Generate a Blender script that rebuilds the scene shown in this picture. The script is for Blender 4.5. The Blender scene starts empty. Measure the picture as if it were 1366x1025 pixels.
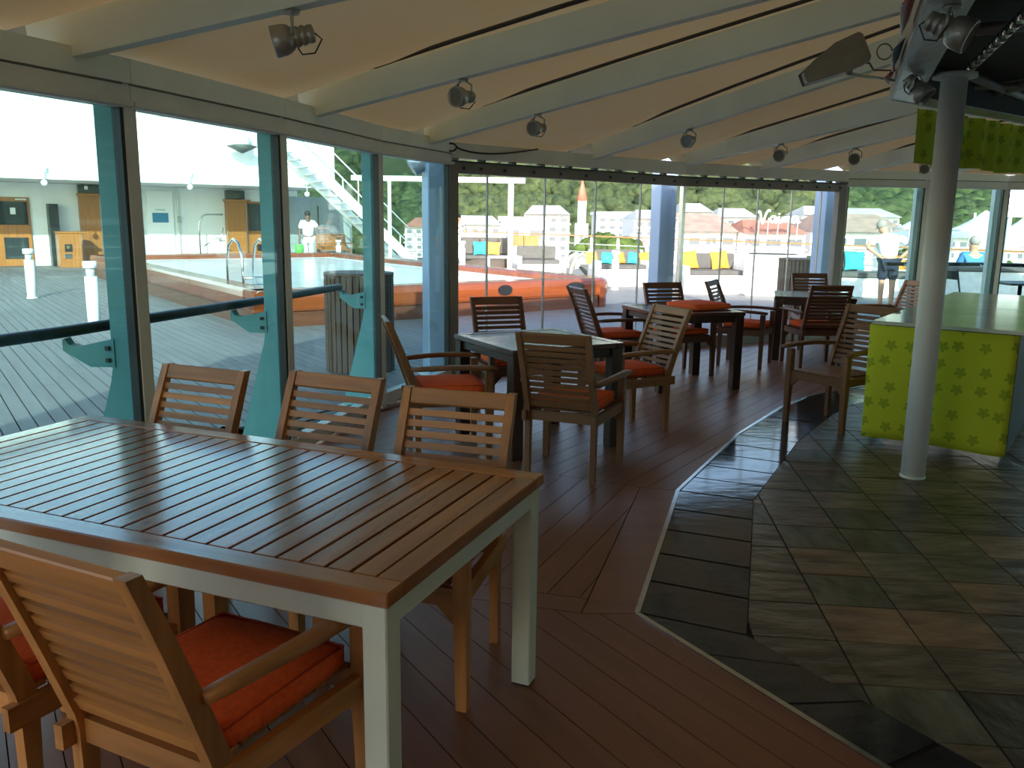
import bpy, bmesh, math, random
from mathutils import Vector, Matrix
# ---------------------------------------------------------------- camera, world, sun, exposure
F, H, PI_, RO = 1140.0, 1.57, math.radians(10.95), math.radians(0.75)
SC = bpy.context.scene
COL = SC.collection
cam = bpy.data.cameras.new('camera'); camo = bpy.data.objects.new('camera', cam); COL.objects.link(camo)
cam.sensor_fit = 'HORIZONTAL'; cam.sensor_width = 36.0; cam.lens = F / 1366 * 36.0
cam.clip_start = 0.05; cam.clip_end = 6000
camo.matrix_world = Matrix.Translation((0, 0, H)) @ Matrix.Rotation(math.pi / 2 - PI_, 4, 'X') @ Matrix.Rotation(RO, 4, 'Z')
SC.camera = camo
SUN_DIR = Vector((-0.12, 0.92, -0.385)).normalized()      # the way the light travels
world = bpy.data.worlds.new('sky'); SC.world = world; world.use_nodes = True
wn = world.node_tree; wn.nodes.clear()
wo = wn.nodes.new('ShaderNodeOutputWorld'); wb = wn.nodes.new('ShaderNodeBackground'); ws = wn.nodes.new('ShaderNodeTexSky')
ws.sky_type = 'NISHITA'; ws.sun_disc = False; ws.sun_elevation = math.radians(24); ws.sun_rotation = math.radians(187)
ws.air_density = 1.0; ws.dust_density = 1.5; ws.altitude = 10
wb.inputs[1].default_value = 0.28
wn.links.new(ws.outputs[0], wb.inputs[0]); wn.links.new(wb.outputs[0], wo.inputs[0])
sun = bpy.data.lights.new('sun', 'SUN'); sun.energy = 5.0; sun.angle = math.radians(0.6); sun.color = (1.0, 0.95, 0.86)
suno = bpy.data.objects.new('sun', sun); COL.objects.link(suno)
suno.rotation_euler = SUN_DIR.to_track_quat('-Z', 'Y').to_euler(); suno.location = (0, -20, 30)
SC.view_settings.view_transform = 'Standard'; SC.view_settings.look = 'None'
SC.view_settings.gamma = 1.0; SC.view_settings.use_curve_mapping = False
SC.view_settings.exposure = 0.9
# ---------------------------------------------------------------- pixel -> place
def ray(x, y):
    u = (x - 683) / F; v = (512.5 - y) / F; c, s = math.cos(RO), math.sin(RO)
    u2 = c * u - s * v; v2 = s * u + c * v
    return Vector((u2, math.cos(PI_) + v2 * math.sin(PI_), -math.sin(PI_) + v2 * math.cos(PI_)))
def at(x, y, z=0.0):
    d = ray(x, y); return Vector((0, 0, H)) + d * ((z - H) / d.z)
def atY(x, y, Y):
    d = ray(x, y); return Vector((0, 0, H)) + d * (Y / d.y)
def onplane(x, y, n, k):
    d = ray(x, y); o = Vector((0, 0, H)); return o + d * ((k - o.dot(n)) / d.dot(n))
def proj(p):
    p = Vector(p) - Vector((0, 0, H))
    f = p.y * math.cos(PI_) - p.z * math.sin(PI_); up = p.y * math.sin(PI_) + p.z * math.cos(PI_)
    c, s = math.cos(RO), math.sin(RO)
    return 683 + F * (c * p.x / f + s * up / f), 512.5 - F * (-s * p.x / f + c * up / f)
# ---------------------------------------------------------------- materials
MATS = {}
def mat(name, col, rough=0.5, metal=0.0, var=0.12, scale=8.0, stretch=None, bump=0.0, spec=0.5, coat=0.0, col2=None, emit=None):
    if name in MATS: return MATS[name]
    m = bpy.data.materials.new(name); m.use_nodes = True; nt = m.node_tree; N = nt.nodes; Lk = nt.links
    b = N['Principled BSDF']; b.inputs['Roughness'].default_value = rough; b.inputs['Metallic'].default_value = metal
    b.inputs['Specular IOR Level'].default_value = spec; b.inputs['Coat Weight'].default_value = coat; b.inputs['Coat Roughness'].default_value = 0.15
    tc = N.new('ShaderNodeTexCoord'); mp = N.new('ShaderNodeMapping'); nz = N.new('ShaderNodeTexNoise')
    nz.inputs['Scale'].default_value = scale; nz.inputs['Detail'].default_value = 5
    if stretch: mp.inputs['Scale'].default_value = stretch
    oi = N.new('ShaderNodeObjectInfo'); av = N.new('ShaderNodeVectorMath'); av.operation = 'MULTIPLY_ADD'; av.inputs[1].default_value = (41, 23, 17)
    Lk.new(oi.outputs['Random'], av.inputs[0]); Lk.new(mp.outputs[0], av.inputs[2]); Lk.new(tc.outputs['Object'], mp.inputs[0]); Lk.new(av.outputs[0], nz.inputs['Vector'])
    rp = N.new('ShaderNodeValToRGB'); rp.color_ramp.elements[0].position = 0.3; rp.color_ramp.elements[1].position = 0.7
    c2 = col2 or tuple(min(1, c * (1 + var)) for c in col); c1 = tuple(c * (1 - var) for c in col)
    rp.color_ramp.elements[0].color = (*c1, 1); rp.color_ramp.elements[1].color = (*c2, 1)
    hs = N.new('ShaderNodeHueSaturation'); ma = N.new('ShaderNodeMath'); ma.operation = 'MULTIPLY_ADD'
    ma.inputs[1].default_value = var * 0.9; ma.inputs[2].default_value = 1 - var * 0.45
    Lk.new(oi.outputs['Random'], ma.inputs[0]); Lk.new(ma.outputs[0], hs.inputs['Value'])
    Lk.new(nz.outputs['Fac'], rp.inputs[0]); Lk.new(rp.outputs[0], hs.inputs['Color']); Lk.new(hs.outputs[0], b.inputs['Base Color'])
    if bump:
        bp = N.new('ShaderNodeBump'); bp.inputs['Strength'].default_value = bump; bp.inputs['Distance'].default_value = 0.02
        Lk.new(nz.outputs['Fac'], bp.inputs['Height']); Lk.new(bp.outputs[0], b.inputs['Normal'])
    if emit:
        b.inputs['Emission Color'].default_value = (*emit[0], 1); b.inputs['Emission Strength'].default_value = emit[1]
    MATS[name] = m; return m
def wood(name, col, rough=0.35, axis=0, var=0.28, coat=0.0, grain=14.0, spec=0.5):
    st = [grain, grain, grain]; st[axis] = grain * 0.07
    return mat(name, col, rough, 0, var, 1.6, tuple(st), 0.08, spec, coat)
def glass(name, tint, refl=1.0):
    m = bpy.data.materials.new(name); m.use_nodes = True; nt = m.node_tree; nt.nodes.clear(); N = nt.nodes; Lk = nt.links
    o = N.new('ShaderNodeOutputMaterial'); mx = N.new('ShaderNodeMixShader'); t = N.new('ShaderNodeBsdfTransparent'); g = N.new('ShaderNodeBsdfGlossy')
    lw = N.new('ShaderNodeLayerWeight'); lw.inputs[0].default_value = .5; pw = N.new('ShaderNodeMath'); pw.operation = 'POWER'; pw.inputs[1].default_value = 4.5
    ml = N.new('ShaderNodeMath'); ml.operation = 'MULTIPLY_ADD'; ml.inputs[1].default_value = .6 * refl; ml.inputs[2].default_value = .025 * refl
    t.inputs[0].default_value = (*tint, 1); g.inputs['Roughness'].default_value = 0.02; g.inputs['Color'].default_value = (.9, .95, .95, 1)
    Lk.new(lw.outputs['Facing'], pw.inputs[0]); Lk.new(pw.outputs[0], ml.inputs[0]); Lk.new(ml.outputs[0], mx.inputs[0]); Lk.new(t.outputs[0], mx.inputs[1]); Lk.new(g.outputs[0], mx.inputs[2]); Lk.new(mx.outputs[0], o.inputs[0])
    MATS[name] = m; return m
def fabric(name, col, trans, trans_w=0.5):
    m = bpy.data.materials.new(name); m.use_nodes = True; nt = m.node_tree; nt.nodes.clear(); N = nt.nodes; Lk = nt.links
    o = N.new('ShaderNodeOutputMaterial'); mx = N.new('ShaderNodeMixShader'); d = N.new('ShaderNodeBsdfDiffuse'); t = N.new('ShaderNodeBsdfTranslucent')
    tc = N.new('ShaderNodeTexCoord'); nz = N.new('ShaderNodeTexNoise'); nz.inputs['Scale'].default_value = 1.3; nz.inputs['Detail'].default_value = 6; nz.inputs['Roughness'].default_value = .7
    rp = N.new('ShaderNodeValToRGB'); rp.color_ramp.elements[0].position = .3; rp.color_ramp.elements[1].position = .75
    rp.color_ramp.elements[0].color = (trans[0], trans[1] * .82, trans[2] * .66, 1); rp.color_ramp.elements[1].color = (*trans, 1)
    Lk.new(tc.outputs['Object'], nz.inputs['Vector']); Lk.new(nz.outputs['Fac'], rp.inputs[0]); Lk.new(rp.outputs[0], t.inputs[0])
    d.inputs[0].default_value = (*col, 1); mx.inputs[0].default_value = trans_w
    Lk.new(d.outputs[0], mx.inputs[1]); Lk.new(t.outputs[0], mx.inputs[2]); Lk.new(mx.outputs[0], o.inputs[0])
    MATS[name] = m; return m
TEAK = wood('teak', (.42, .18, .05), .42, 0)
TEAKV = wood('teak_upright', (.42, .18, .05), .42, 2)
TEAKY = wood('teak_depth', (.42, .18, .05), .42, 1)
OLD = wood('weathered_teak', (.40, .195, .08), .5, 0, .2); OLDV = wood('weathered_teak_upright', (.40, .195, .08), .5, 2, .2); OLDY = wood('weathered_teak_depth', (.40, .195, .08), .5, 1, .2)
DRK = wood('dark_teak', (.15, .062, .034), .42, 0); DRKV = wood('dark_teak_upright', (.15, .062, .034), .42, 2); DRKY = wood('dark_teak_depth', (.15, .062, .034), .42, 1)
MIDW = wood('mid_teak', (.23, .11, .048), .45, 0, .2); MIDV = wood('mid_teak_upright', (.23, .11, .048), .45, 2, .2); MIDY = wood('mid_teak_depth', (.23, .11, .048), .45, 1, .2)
VARN = wood('varnished_slat', (.34, .115, .03), .26, 1, .3, 1.0)
VARNX = wood('varnished_border', (.38, .14, .04), .26, 0, .25, 1.0)
DTOP = wood('dark_table_slat', (.075, .032, .02), .25, 0, .25, .5)
DLEG = wood('dark_table_leg', (.05, .026, .018), .4, 2, .2)
FLOORM = wood('floor_plank', (.25, .10, .05), .36, 0, .14, 0, 9)
SEAM = mat('floor_seam', (.012, .009, .008), .8)
DECKM = wood('deck_plank', (.185, .18, .175), .62, 1, .14, 0, 7)
DECKS = mat('deck_caulk', (.04, .04, .045), .8)
SLATE = mat('slate', (.15, .115, .075), .36, 0, .6, 4.5, (1, 2.6, 1), .9)
SLATEB = mat('slate_border', (.045, .045, .046), .1, 0, .3, 6, (1, 2, 1), .06, .6)
SLATEW = mat('slate_warm', (.25, .155, .085), .4, 0, .5, 4.5, (1, 2.5, 1), .9)
SLATEG = mat('slate_green', (.10, .095, .062), .36, 0, .6, 4.5, (2.6, 1, 1), .9)
WHT = mat('white_paint', (.78, .80, .78), .45, 0, .05, 3)
WHTG = mat('white_frame_paint', (.70, .76, .68), .45, 0, .06, 3)
FRAME = mat('grey_frame', (.74, .77, .71), .45, 0, .07, 4)
FRAMED = mat('dark_frame', (.24, .22, .19), .5, 0, .1, 4)
BEAM = mat('beam_paint', (.84, .93, .84), .5, 0, .06, 2)
ORANGE = mat('orange_cloth', (.95, .14, .035), .85, 0, .12, 60, None, .1, .2)
BLACK = mat('black_rubber', (.012, .013, .014), .45, 0, .2)
STEEL = mat('steel', (.6, .6, .58), .22, 1, .1, 20)
DULL = mat('dull_metal', (.45, .45, .41), .45, .6, .15, 20)
GT = glass('teal_glass', (.66, .82, .82), 1.0); GC = glass('clear_glass', (.97, .98, .98), .6); GG = glass('green_glass', (.78, .92, .90), .35)
MEMB = fabric('canopy_fabric', (.40, .35, .27), (.205, .158, .083), .3)
# ---------------------------------------------------------------- mesh helpers
def link(o, parent=None):
    COL.objects.link(o)
    if parent is not None: o.parent = parent
    return o
class MB:
    def __init__(s): s.v = []; s.f = []; s.sm = []
    def add(s, vs, fs, smooth=False):
        b = len(s.v); s.v += [tuple(p) for p in vs]; s.f += [tuple(b + i for i in f) for f in fs]; s.sm += [smooth] * len(fs); return s
    def box(s, c, d, rz=0.0, M=None, bev=0.0):
        hx, hy, hz = d[0] / 2, d[1] / 2, d[2] / 2
        if bev and min(hx, hy, hz) > bev * 1.2:
            pts = []
            bm = bmesh.new(); bmesh.ops.create_cube(bm, size=1); bmesh.ops.scale(bm, vec=d, verts=bm.verts)
            bmesh.ops.bevel(bm, geom=bm.edges[:], offset=bev, segments=1, affect='EDGES')
            bm.verts.index_update(); P = [v.co.copy() for v in bm.verts]; fs = [tuple(v.index for v in f.verts) for f in bm.faces]; bm.free()
        else:
            P = [Vector((x, y, z)) for z in (-hz, hz) for x, y in ((-hx, -hy), (hx, -hy), (hx, hy), (-hx, hy))]
            fs = [(3, 2, 1, 0), (4, 5, 6, 7), (0, 1, 5, 4), (1, 2, 6, 5), (2, 3, 7, 6), (3, 0, 4, 7)]
        R = Matrix.Rotation(rz, 3, 'Z') if M is None else M
        return s.add([R @ p + Vector(c) for p in P], fs)
    def bar(s, a, b, w, h, up=(0, 0, 1), bev=0.0):       # box from a to b, w sideways, h along up
        a, b = Vector(a), Vector(b); d = b - a; L = d.length; d.normalize(); sd = d.cross(Vector(up))
        if sd.length < 1e-5: sd = d.cross(Vector((1, 0, 0)))
        sd.normalize(); u2 = sd.cross(d)
        return s.box((a + b) / 2, (L, w, h), M=Matrix((d, -sd, u2)).transposed(), bev=bev)
    def tube(s, pts, r, n=8, cap=True):
        pts = [Vector(p) for p in pts]; rr = r if isinstance(r, (list, tuple)) else [r] * len(pts); rings = []
        t0 = (pts[1] - pts[0]).normalized(); nn = t0.orthogonal().normalized(); vs = []
        for i, p in enumerate(pts):
            t = ((pts[min(i + 1, len(pts) - 1)] - pts[max(i - 1, 0)])).normalized(); nn = (nn - t * nn.dot(t)).normalized(); bb = t.cross(nn)
            vs += [p + (nn * math.cos(2 * math.pi * k / n) + bb * math.sin(2 * math.pi * k / n)) * rr[i] for k in range(n)]
        fs = [(i * n + k, i * n + (k + 1) % n, (i + 1) * n + (k + 1) % n, (i + 1) * n + k) for i in range(len(pts) - 1) for k in range(n)]
        s.add(vs, fs, True)
        if cap: s.add([], []); b = len(s.v) - len(vs); s.f += [tuple(b + k for k in reversed(range(n))), tuple(b + (len(pts) - 1) * n + k for k in range(n))]; s.sm += [False, False]
        return s
    def lathe(s, prof, c=(0, 0, 0), n=20, M=None):       # prof: (r, z)
        vs = []
        for r, z in prof: vs += [Vector((r * math.cos(2 * math.pi * k / n), r * math.sin(2 * math.pi * k / n), z)) for k in range(n)]
        if M is not None: vs = [M @ v for v in vs]
        vs = [v + Vector(c) for v in vs]
        fs = [(i * n + k, i * n + (k + 1) % n, (i + 1) * n + (k + 1) % n, (i + 1) * n + k) for i in range(len(prof) - 1) for k in range(n)]
        s.add(vs, fs, True); b = len(s.v) - len(vs)
        s.f += [tuple(b + k for k in reversed(range(n))), tuple(b + (len(prof) - 1) * n + k for k in range(n))]; s.sm += [False, False]
        return s
    def prism(s, poly, z0, z1):
        n = len(poly); vs = [(p[0], p[1], z0) for p in poly] + [(p[0], p[1], z1) for p in poly]
        return s.add(vs, [tuple(reversed(range(n))), tuple(range(n, 2 * n))] + [(i, (i + 1) % n, n + (i + 1) % n, n + i) for i in range(n)])
    def extrude(s, poly, d):                              # 3d polygon pushed along d
        n = len(poly); d = Vector(d); vs = [Vector(p) for p in poly] + [Vector(p) + d for p in poly]
        return s.add(vs, [tuple(reversed(range(n))), tuple(range(n, 2 * n))] + [(i, (i + 1) % n, n + (i + 1) % n, n + i) for i in range(n)])
    def ball(s, c, r, nu=12, nv=8, sq=(1, 1, 1)):
        vs = []; fs = []
        for j in range(nv + 1):
            a = math.pi * j / nv
            for i in range(nu): t = 2 * math.pi * i / nu; vs.append(Vector(c) + Vector((math.sin(a) * math.cos(t) * sq[0], math.sin(a) * math.sin(t) * sq[1], math.cos(a) * sq[2])) * r)
        for j in range(nv):
            for i in range(nu): fs.append((j * nu + i, (j + 1) * nu + i, (j + 1) * nu + (i + 1) % nu, j * nu + (i + 1) % nu))
        return s.add(vs, fs, True)
    def mesh(s, name, m):
        me = bpy.data.meshes.new(name); me.from_pydata(s.v, [], s.f); me.polygons.foreach_set('use_smooth', s.sm); me.materials.append(m)
        bm = bmesh.new(); bm.from_mesh(me); bmesh.ops.recalc_face_normals(bm, faces=bm.faces); bm.to_mesh(me); bm.free(); me.update(); return me
    def build(s, name, m, parent=None):
        return link(bpy.data.objects.new(name, s.mesh(name, m)), parent)
def tag(o, label, cat, group=None):
    o['label'] = label; o['category'] = cat
    if group: o['group'] = group
    return o
def empty(name, loc=(0, 0, 0), rz=0.0, parent=None):
    o = bpy.data.objects.new(name, None); o.empty_display_size = 0.1; o.location = loc; o.rotation_euler = (0, 0, rz); return link(o, parent)
def struct(o): o['kind'] = 'structure'; return o
def inst(name, me, parent, loc=(0, 0, 0), rz=0.0):
    o = bpy.data.objects.new(name, me); o.location = loc; o.rotation_euler = (0, 0, rz); return link(o, parent)
def copy_tree(o, parent=None):
    c = o.copy(); link(c, parent); 
    for ch in o.children: copy_tree(ch, c)
    return c
def clip(poly, n, k):                                     # keep the part with p.n <= k (2d)
    out = []
    for i in range(len(poly)):
        a, b = poly[i], poly[(i + 1) % len(poly)]; da = a[0] * n[0] + a[1] * n[1] - k; db = b[0] * n[0] + b[1] * n[1] - k
        if da <= 0: out.append(a)
        if da * db < 0: t = da / (da - db); out.append((a[0] + (b[0] - a[0]) * t, a[1] + (b[1] - a[1]) * t))
    return out
def area(p): return abs(sum(p[i][0] * p[(i + 1) % len(p)][1] - p[(i + 1) % len(p)][0] * p[i][1] for i in range(len(p)))) / 2
def clip_to(poly, conv):                                  # clip by a convex polygon given counter-clockwise
    for i in range(len(conv)):
        a, b = conv[i], conv[(i + 1) % len(conv)]; n = (b[1] - a[1], -(b[0] - a[0]))
        poly = clip(poly, n, n[0] * a[0] + n[1] * a[1])
        if len(poly) < 3: return []
    return poly
FIN_TINT = mat('aqua_paint', (.13, .39, .41), .45, 0, .05, 3); COLUMN_SHADE = mat('pale_blue_paint', (.34, .47, .66), .45, 0, .05, 3)  # white posts and columns: glass tint and blue shade put into the colour
# ---------------------------------------------------------------- the ship's own axes, the enclosure's outline
SA = math.radians(35.5); U = Vector((math.cos(SA), math.sin(SA), 0)); V = Vector((-math.sin(SA), math.cos(SA), 0)); O = Vector((-3.68, 12.11, 0))
def S(u, v, z=0.0): return O + U * u + V * v + Vector((0, 0, z))
ZR = 2.105
def xy(p): return Vector((p[0], p[1], 0))
WL = [Vector((-2.75, -2.6, 0)), Vector((-2.75, -1.2, 0)), Vector((-2.65, .3, 0)), Vector((-2.50, 1.75, 0)), Vector((-2.30, 3.0, 0)), xy(at(165, 130, ZR)), xy(at(372, 170, ZR)), xy(at(503, 198, ZR)), Vector((-.62, 8.25, 0))]
W5 = Vector((2.05, 10.65, 0)); W6 = Vector((4.5, 11.95, 0))
WR = [W6, Vector((5.66, 12.05, 0)), Vector((6.86, 12.25, 0)), Vector((8.2, 11.9, 0)), Vector((9.4, 11.0, 0)), Vector((9.5, 9.0, 0)), Vector((9.55, 7.0, 0)), Vector((9.55, 4.5, 0)), Vector((9.55, 2.0, 0))]
CEN = Vector((5.0, 4.3, 0))
OUTL = [Vector((-2.75, -3.0, 0))] + WL + [W5] + WR + [Vector((9.6, -3.0, 0))]
# outer deck
deck = struct(empty('floor_deck'))
pg = MB(); q = [S(-9, -16), S(22, -16), S(22, 19), S(-9, 19)]; pg.prism([(p.x, p.y) for p in q], -.5, -.055); pg.build('caulk_bed', DECKS, deck)
pm = MB().box((0, 0, -.0125), (.113, 35, .025)).mesh('deck_plank', DECKM)
for i in range(250): inst('deck_plank', pm, deck, S(-8.94 + i * .124, 1.5, -.03), SA)
# interior floor: planks in three zones, laid on a bed; border of the bar in stone
floor = struct(empty('floor'))
bed = MB(); bed.prism([(p.x, p.y) for p in OUTL], -.029, -.016); bed.build('floor_bed', SEAM, floor)
TR = [Vector((2.3, .28, 0)), Vector((1.11, 2.25, 0)), Vector((.52, 3.23, 0)), Vector((.99, 4.85, 0)), Vector((1.70, 6.23, 0)), Vector((2.30, 7.17, 0)), Vector((2.69, 7.67, 0)), Vector((3.6, 8.35, 0)), Vector((4.8, 8.75, 0)), Vector((6.6, 8.7, 0)), Vector((9.3, 8.2, 0))]
ccw = lambda P: P if sum(P[i][0] * P[(i + 1) % len(P)][1] - P[(i + 1) % len(P)][0] * P[i][1] for i in range(len(P))) > 0 else P[::-1]
t2 = lambda P: [(p[0], p[1]) for p in P]
J = at(776, 819)
def plank_zone(regions, ang, w=.138, off=0.0):
    d = Vector((math.cos(ang), math.sin(ang), 0)); n = Vector((-d.y, d.x, 0))
    for reg in regions:
        reg = ccw(t2(reg)); ks = [p[0] * n.x + p[1] * n.y for p in reg]
        k = math.floor((min(ks) - off) / w) * w + off
        while k < max(ks):
            p = clip(clip(reg, (n.x, n.y), k + w - .004), (-n.x, -n.y), -k)
            if len(p) >= 3 and area(p) > .002:
                c = Vector((sum(a[0] for a in p) / len(p), sum(a[1] for a in p) / len(p), 0)); R = Matrix.Rotation(-ang, 3, 'Z')
                loc = [R @ (Vector((a[0], a[1], 0)) - c) for a in p]
                o = MB().prism([(a.x, a.y) for a in loc], -.016, 0).build('plank', FLOORM, floor); o.location = c; o.rotation_euler = (0, 0, ang)
            k += w
zl = at(600, 795); zl2 = zl + (zl - J) * 2.2
# near zone (south of the joint), middle zone along the first stone side, far zone beyond
BW = .17
plank_zone([[TR[2], J, zl2, WL[3], WL[0], OUTL[0], (-.4, -3.0)], [TR[2], (-.4, -3.0), (3.4, -3.0), TR[0], TR[1]]], math.radians(-57))
s1 = (TR[3] - TR[2]).normalized(); n1_ = Vector((-s1.y, s1.x, 0)); jn = Vector((-(zl - J).normalized().y, (zl - J).normalized().x, 0)) * -1
if jn.y < 0: jn = -jn
def quad(*p): 
    o = MB().prism(ccw(t2(p)), -.016, 0).build('plank', FLOORM, floor); return o
g = .004
E_ = TR[3] + n1_ * (BW + .05); dJ = (E_ - J).normalized(); kJ = 1 / jn.dot(dJ)
quad(TR[2] + n1_ * g + s1 * g, TR[3] + n1_ * g, TR[3] + n1_ * (BW + .05), J + s1 * g)
# the cross board along the joint
cj = [J + dJ * .004 * kJ + n1_ * .005, zl2 + jn * .004, zl2 + jn * .14, J + dJ * .14 * kJ + n1_ * .005]
quad(*cj)
Z3 = TR[3] + Vector((-.9, .42, 0)) * 3.3
A_ = J + dJ * .145 * kJ + n1_ * .005; B_ = TR[3] + n1_ * (BW + .055)
mid = [A_, B_, (B_ + (Z3 - TR[3])), WL[6] * .5 + WL[7] * .5, WL[6], WL[5], WL[4], WL[3], zl2 + jn * .145]
# split into convex pieces
M0 = B_ + (Z3 - TR[3])
plank_zone([[A_, B_, M0, WL[5], zl2 + jn * .145], [zl2 + jn * .145, WL[5], WL[4], WL[3]], [M0, WL[6] * .55 + WL[7] * .45, WL[6], WL[5]]], math.radians(66))
Lc = Vector((-1.0, 7.0, 0))
plank_zone([[B_ + Vector((.0, .004, 0)), TR[3] + Vector((0, .004, 0)), TR[4], TR[5], WL[8], WL[7], WL[6] * .55 + WL[7] * .45 + Vector((0, .004, 0)), M0 + Vector((0, .004, 0))]], math.radians(56))
plank_zone([[TR[5], TR[6], TR[7], W6, W5, WL[8]], [TR[7], TR[8], TR[9], WR[2], WR[1], W6], [TR[9], TR[10], WR[4], WR[3], WR[2]]], math.radians(56))
# stone platform: bed, border stones, inner tiles, steel edge
def offs(P, d):
    out = []
    for i in range(len(P)):
        a = (P[i] - P[i - 1]).normalized() if i else (P[1] - P[0]).normalized(); b = (P[i + 1] - P[i]).normalized() if i < len(P) - 1 else a
        na = Vector((a.y, -a.x, 0)); nb = Vector((b.y, -b.x, 0)); m = (na + nb).normalized(); out.append(P[i] + m * (d / max(.5, m.dot(na))))
    return out
IN = offs(TR, .43); T0 = offs(TR, .012)
def isect(p, d, q, e):
    k = ((q.x - p.x) * e.y - (q.y - p.y) * e.x) / (d.x * e.y - d.y * e.x); return p + d * k
dA = (TR[2] - TR[1]).normalized(); nA = Vector((dA.y, -dA.x, 0)); dB = (TR[3] - TR[2]).normalized(); nB = Vector((dB.y, -dB.x, 0)); dZ = (TR[1] - TR[0]).normalized()
IN[2] = isect(TR[1] + nA * .25, dA, TR[2] + nB * .43, dB); IN[1] = TR[1] + nA * .25; IN[0] = TR[0] + Vector((dZ.y, -dZ.x, 0)) * .25
sb = MB(); sb.prism(ccw(t2(TR + [Vector((9.4, -2.9, 0)), Vector((2.3, -2.9, 0))])), -.016, -.004); sb.build('stone_bed', SEAM, floor)
for i in range(len(TR) - 1):
    MB().bar(TR[i] + Vector((0, 0, .001)), TR[i + 1] + Vector((0, 0, .001)), .022, .012).build('edge_trim', STEEL, floor)
rnd = random.Random(5)
for i in range(len(TR) - 1):
    a0, a1, b0, b1 = T0[i], T0[i + 1], IN[i], IN[i + 1]; n = max(1, round((a1 - a0).length / .33))
    for k in range(n):
        f0 = k / n + .006; f1 = (k + 1) / n - .006
        quadp = [a0.lerp(a1, f0), a0.lerp(a1, f1), b0.lerp(b1, f1), b0.lerp(b1, f0)]
        c = sum(quadp, Vector()) / 4; o = MB().prism(ccw([(p.x - c.x, p.y - c.y) for p in quadp]), -.01, .002 + rnd.uniform(-.0008, .0008)).build('border_stone', SLATEB, floor); o.location = c
ta = math.radians(-6.2); te = Vector((math.cos(ta), math.sin(ta), 0)); tn = Vector((-te.y, te.x, 0)); to = Vector((1.361, 3.975, 0)); TS = .318
inner = IN; fan_c = Vector((6.5, 4.0, 0)); full = 0
rows = {}
inpoly = [(p.x, p.y) for p in inner] + [(9.3, -2.8), (2.8, -2.8)]
def inside(x, y):
    r = False
    for i in range(len(inpoly)):
        (x0, y0), (x1, y1) = inpoly[i], inpoly[i - 1]
        if (y0 > y) != (y1 > y) and x < (x1 - x0) * (y - y0) / (y1 - y0) + x0: r = not r
    return r
tops = []
for ia in range(-6, 17):
    for ib in range(-14, 17):
        c = to + te * ((ia + .5) * TS) + tn * ((ib - .5) * TS)
        if c.x > 5.6 or c.y < .6: 
            if c.x > 4 and c.y < .6 or c.x > 7: continue
        sq = [c + te * (sx * (TS / 2 - .004)) + tn * (sy * (TS / 2 - .004)) for sx, sy in ((-1, -1), (1, -1), (1, 1), (-1, 1))]
        ins = [inside(p.x, p.y) for p in sq]
        if not any(ins): continue
        p = [(a.x, a.y) for a in sq]
        if not all(ins):
            for i in range(len(inner) - 1):      # cut against the border side(s) it crosses
                a, b = inner[i], inner[i + 1]; m = (a + b) / 2
                nn = Vector((-(b - a).y, (b - a).x, 0)).normalized()
                if (c - m).length < (b - a).length * .5 + .3: p = clip(p, (nn.x, nn.y), nn.x * a.x + nn.y * a.y - .004)
                if len(p) < 3: break
        if len(p) < 3 or area(p) < .004: continue
        m = SLATEW if (ia, ib) in ((0, 0), (0, -2), (1, -2), (3, 1), (2, -1), (-1, 3)) else (SLATEG if rnd.random() < .3 else SLATE)
        o = MB().prism(ccw([(a[0] - c.x, a[1] - c.y) for a in p]), -.01, .001 + rnd.uniform(-.001, .0015)).build('floor_tile', m, floor); o.location = c
# ---------------------------------------------------------------- glass walls
def rail(a, b, z0, z1, w, name, m, parent): return MB().bar((a.x, a.y, (z0 + z1) / 2), (b.x, b.y, (z0 + z1) / 2), w, z1 - z0).build(name, m, parent)
def win(n, a, b, g, frame, label=None):
    w = struct(empty('window_%d' % n, a)); a0 = Vector((0, 0, 0)); b0 = b - a
    d = b0.normalized(); nrm = Vector((-d.y, d.x, 0))
    rail(a0, b0, 2.055, 2.155, .08, 'top_rail', frame, w); rail(a0, b0, 2.062, 2.085, .12, 'rail_bead', frame, w); rail(a0, b0, .03, .12, .08, 'bottom_rail', frame, w)
    MB().bar((0, 0, .0), (0, 0, 2.17), .06, .075, up=d).build('mullion', frame, w)
    MB().box((d.x * .05 , d.y * .05, 1.1), (.016, .03, 1.94), rz=math.atan2(d.y, d.x)).build('gasket', BLACK, w)
    MB().box((b0.x - d.x * .045, b0.y - d.y * .045, 1.1), (.022, .05, 1.94), rz=math.atan2(d.y, d.x)).build('gasket', BLACK, w)
    MB().bar((d.x * .04, d.y * .04, 1.09), (b0.x - d.x * .04, b0.y - d.y * .04, 1.09), .01, 1.95).build('pane', g, w)
    for f in (.12, .88): MB().box((b0.x * f, b0.y * f, .015), (.08, .07, .03), rz=math.atan2(d.y, d.x)).build('foot', frame, w)
    return w
k = 1
for i in range(len(WL) - 1): win(k, WL[i], WL[i + 1], GC if i < 3 else GT, FRAME); k += 1  # panels behind the view are added, clear glass there lets in more daylight
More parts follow.
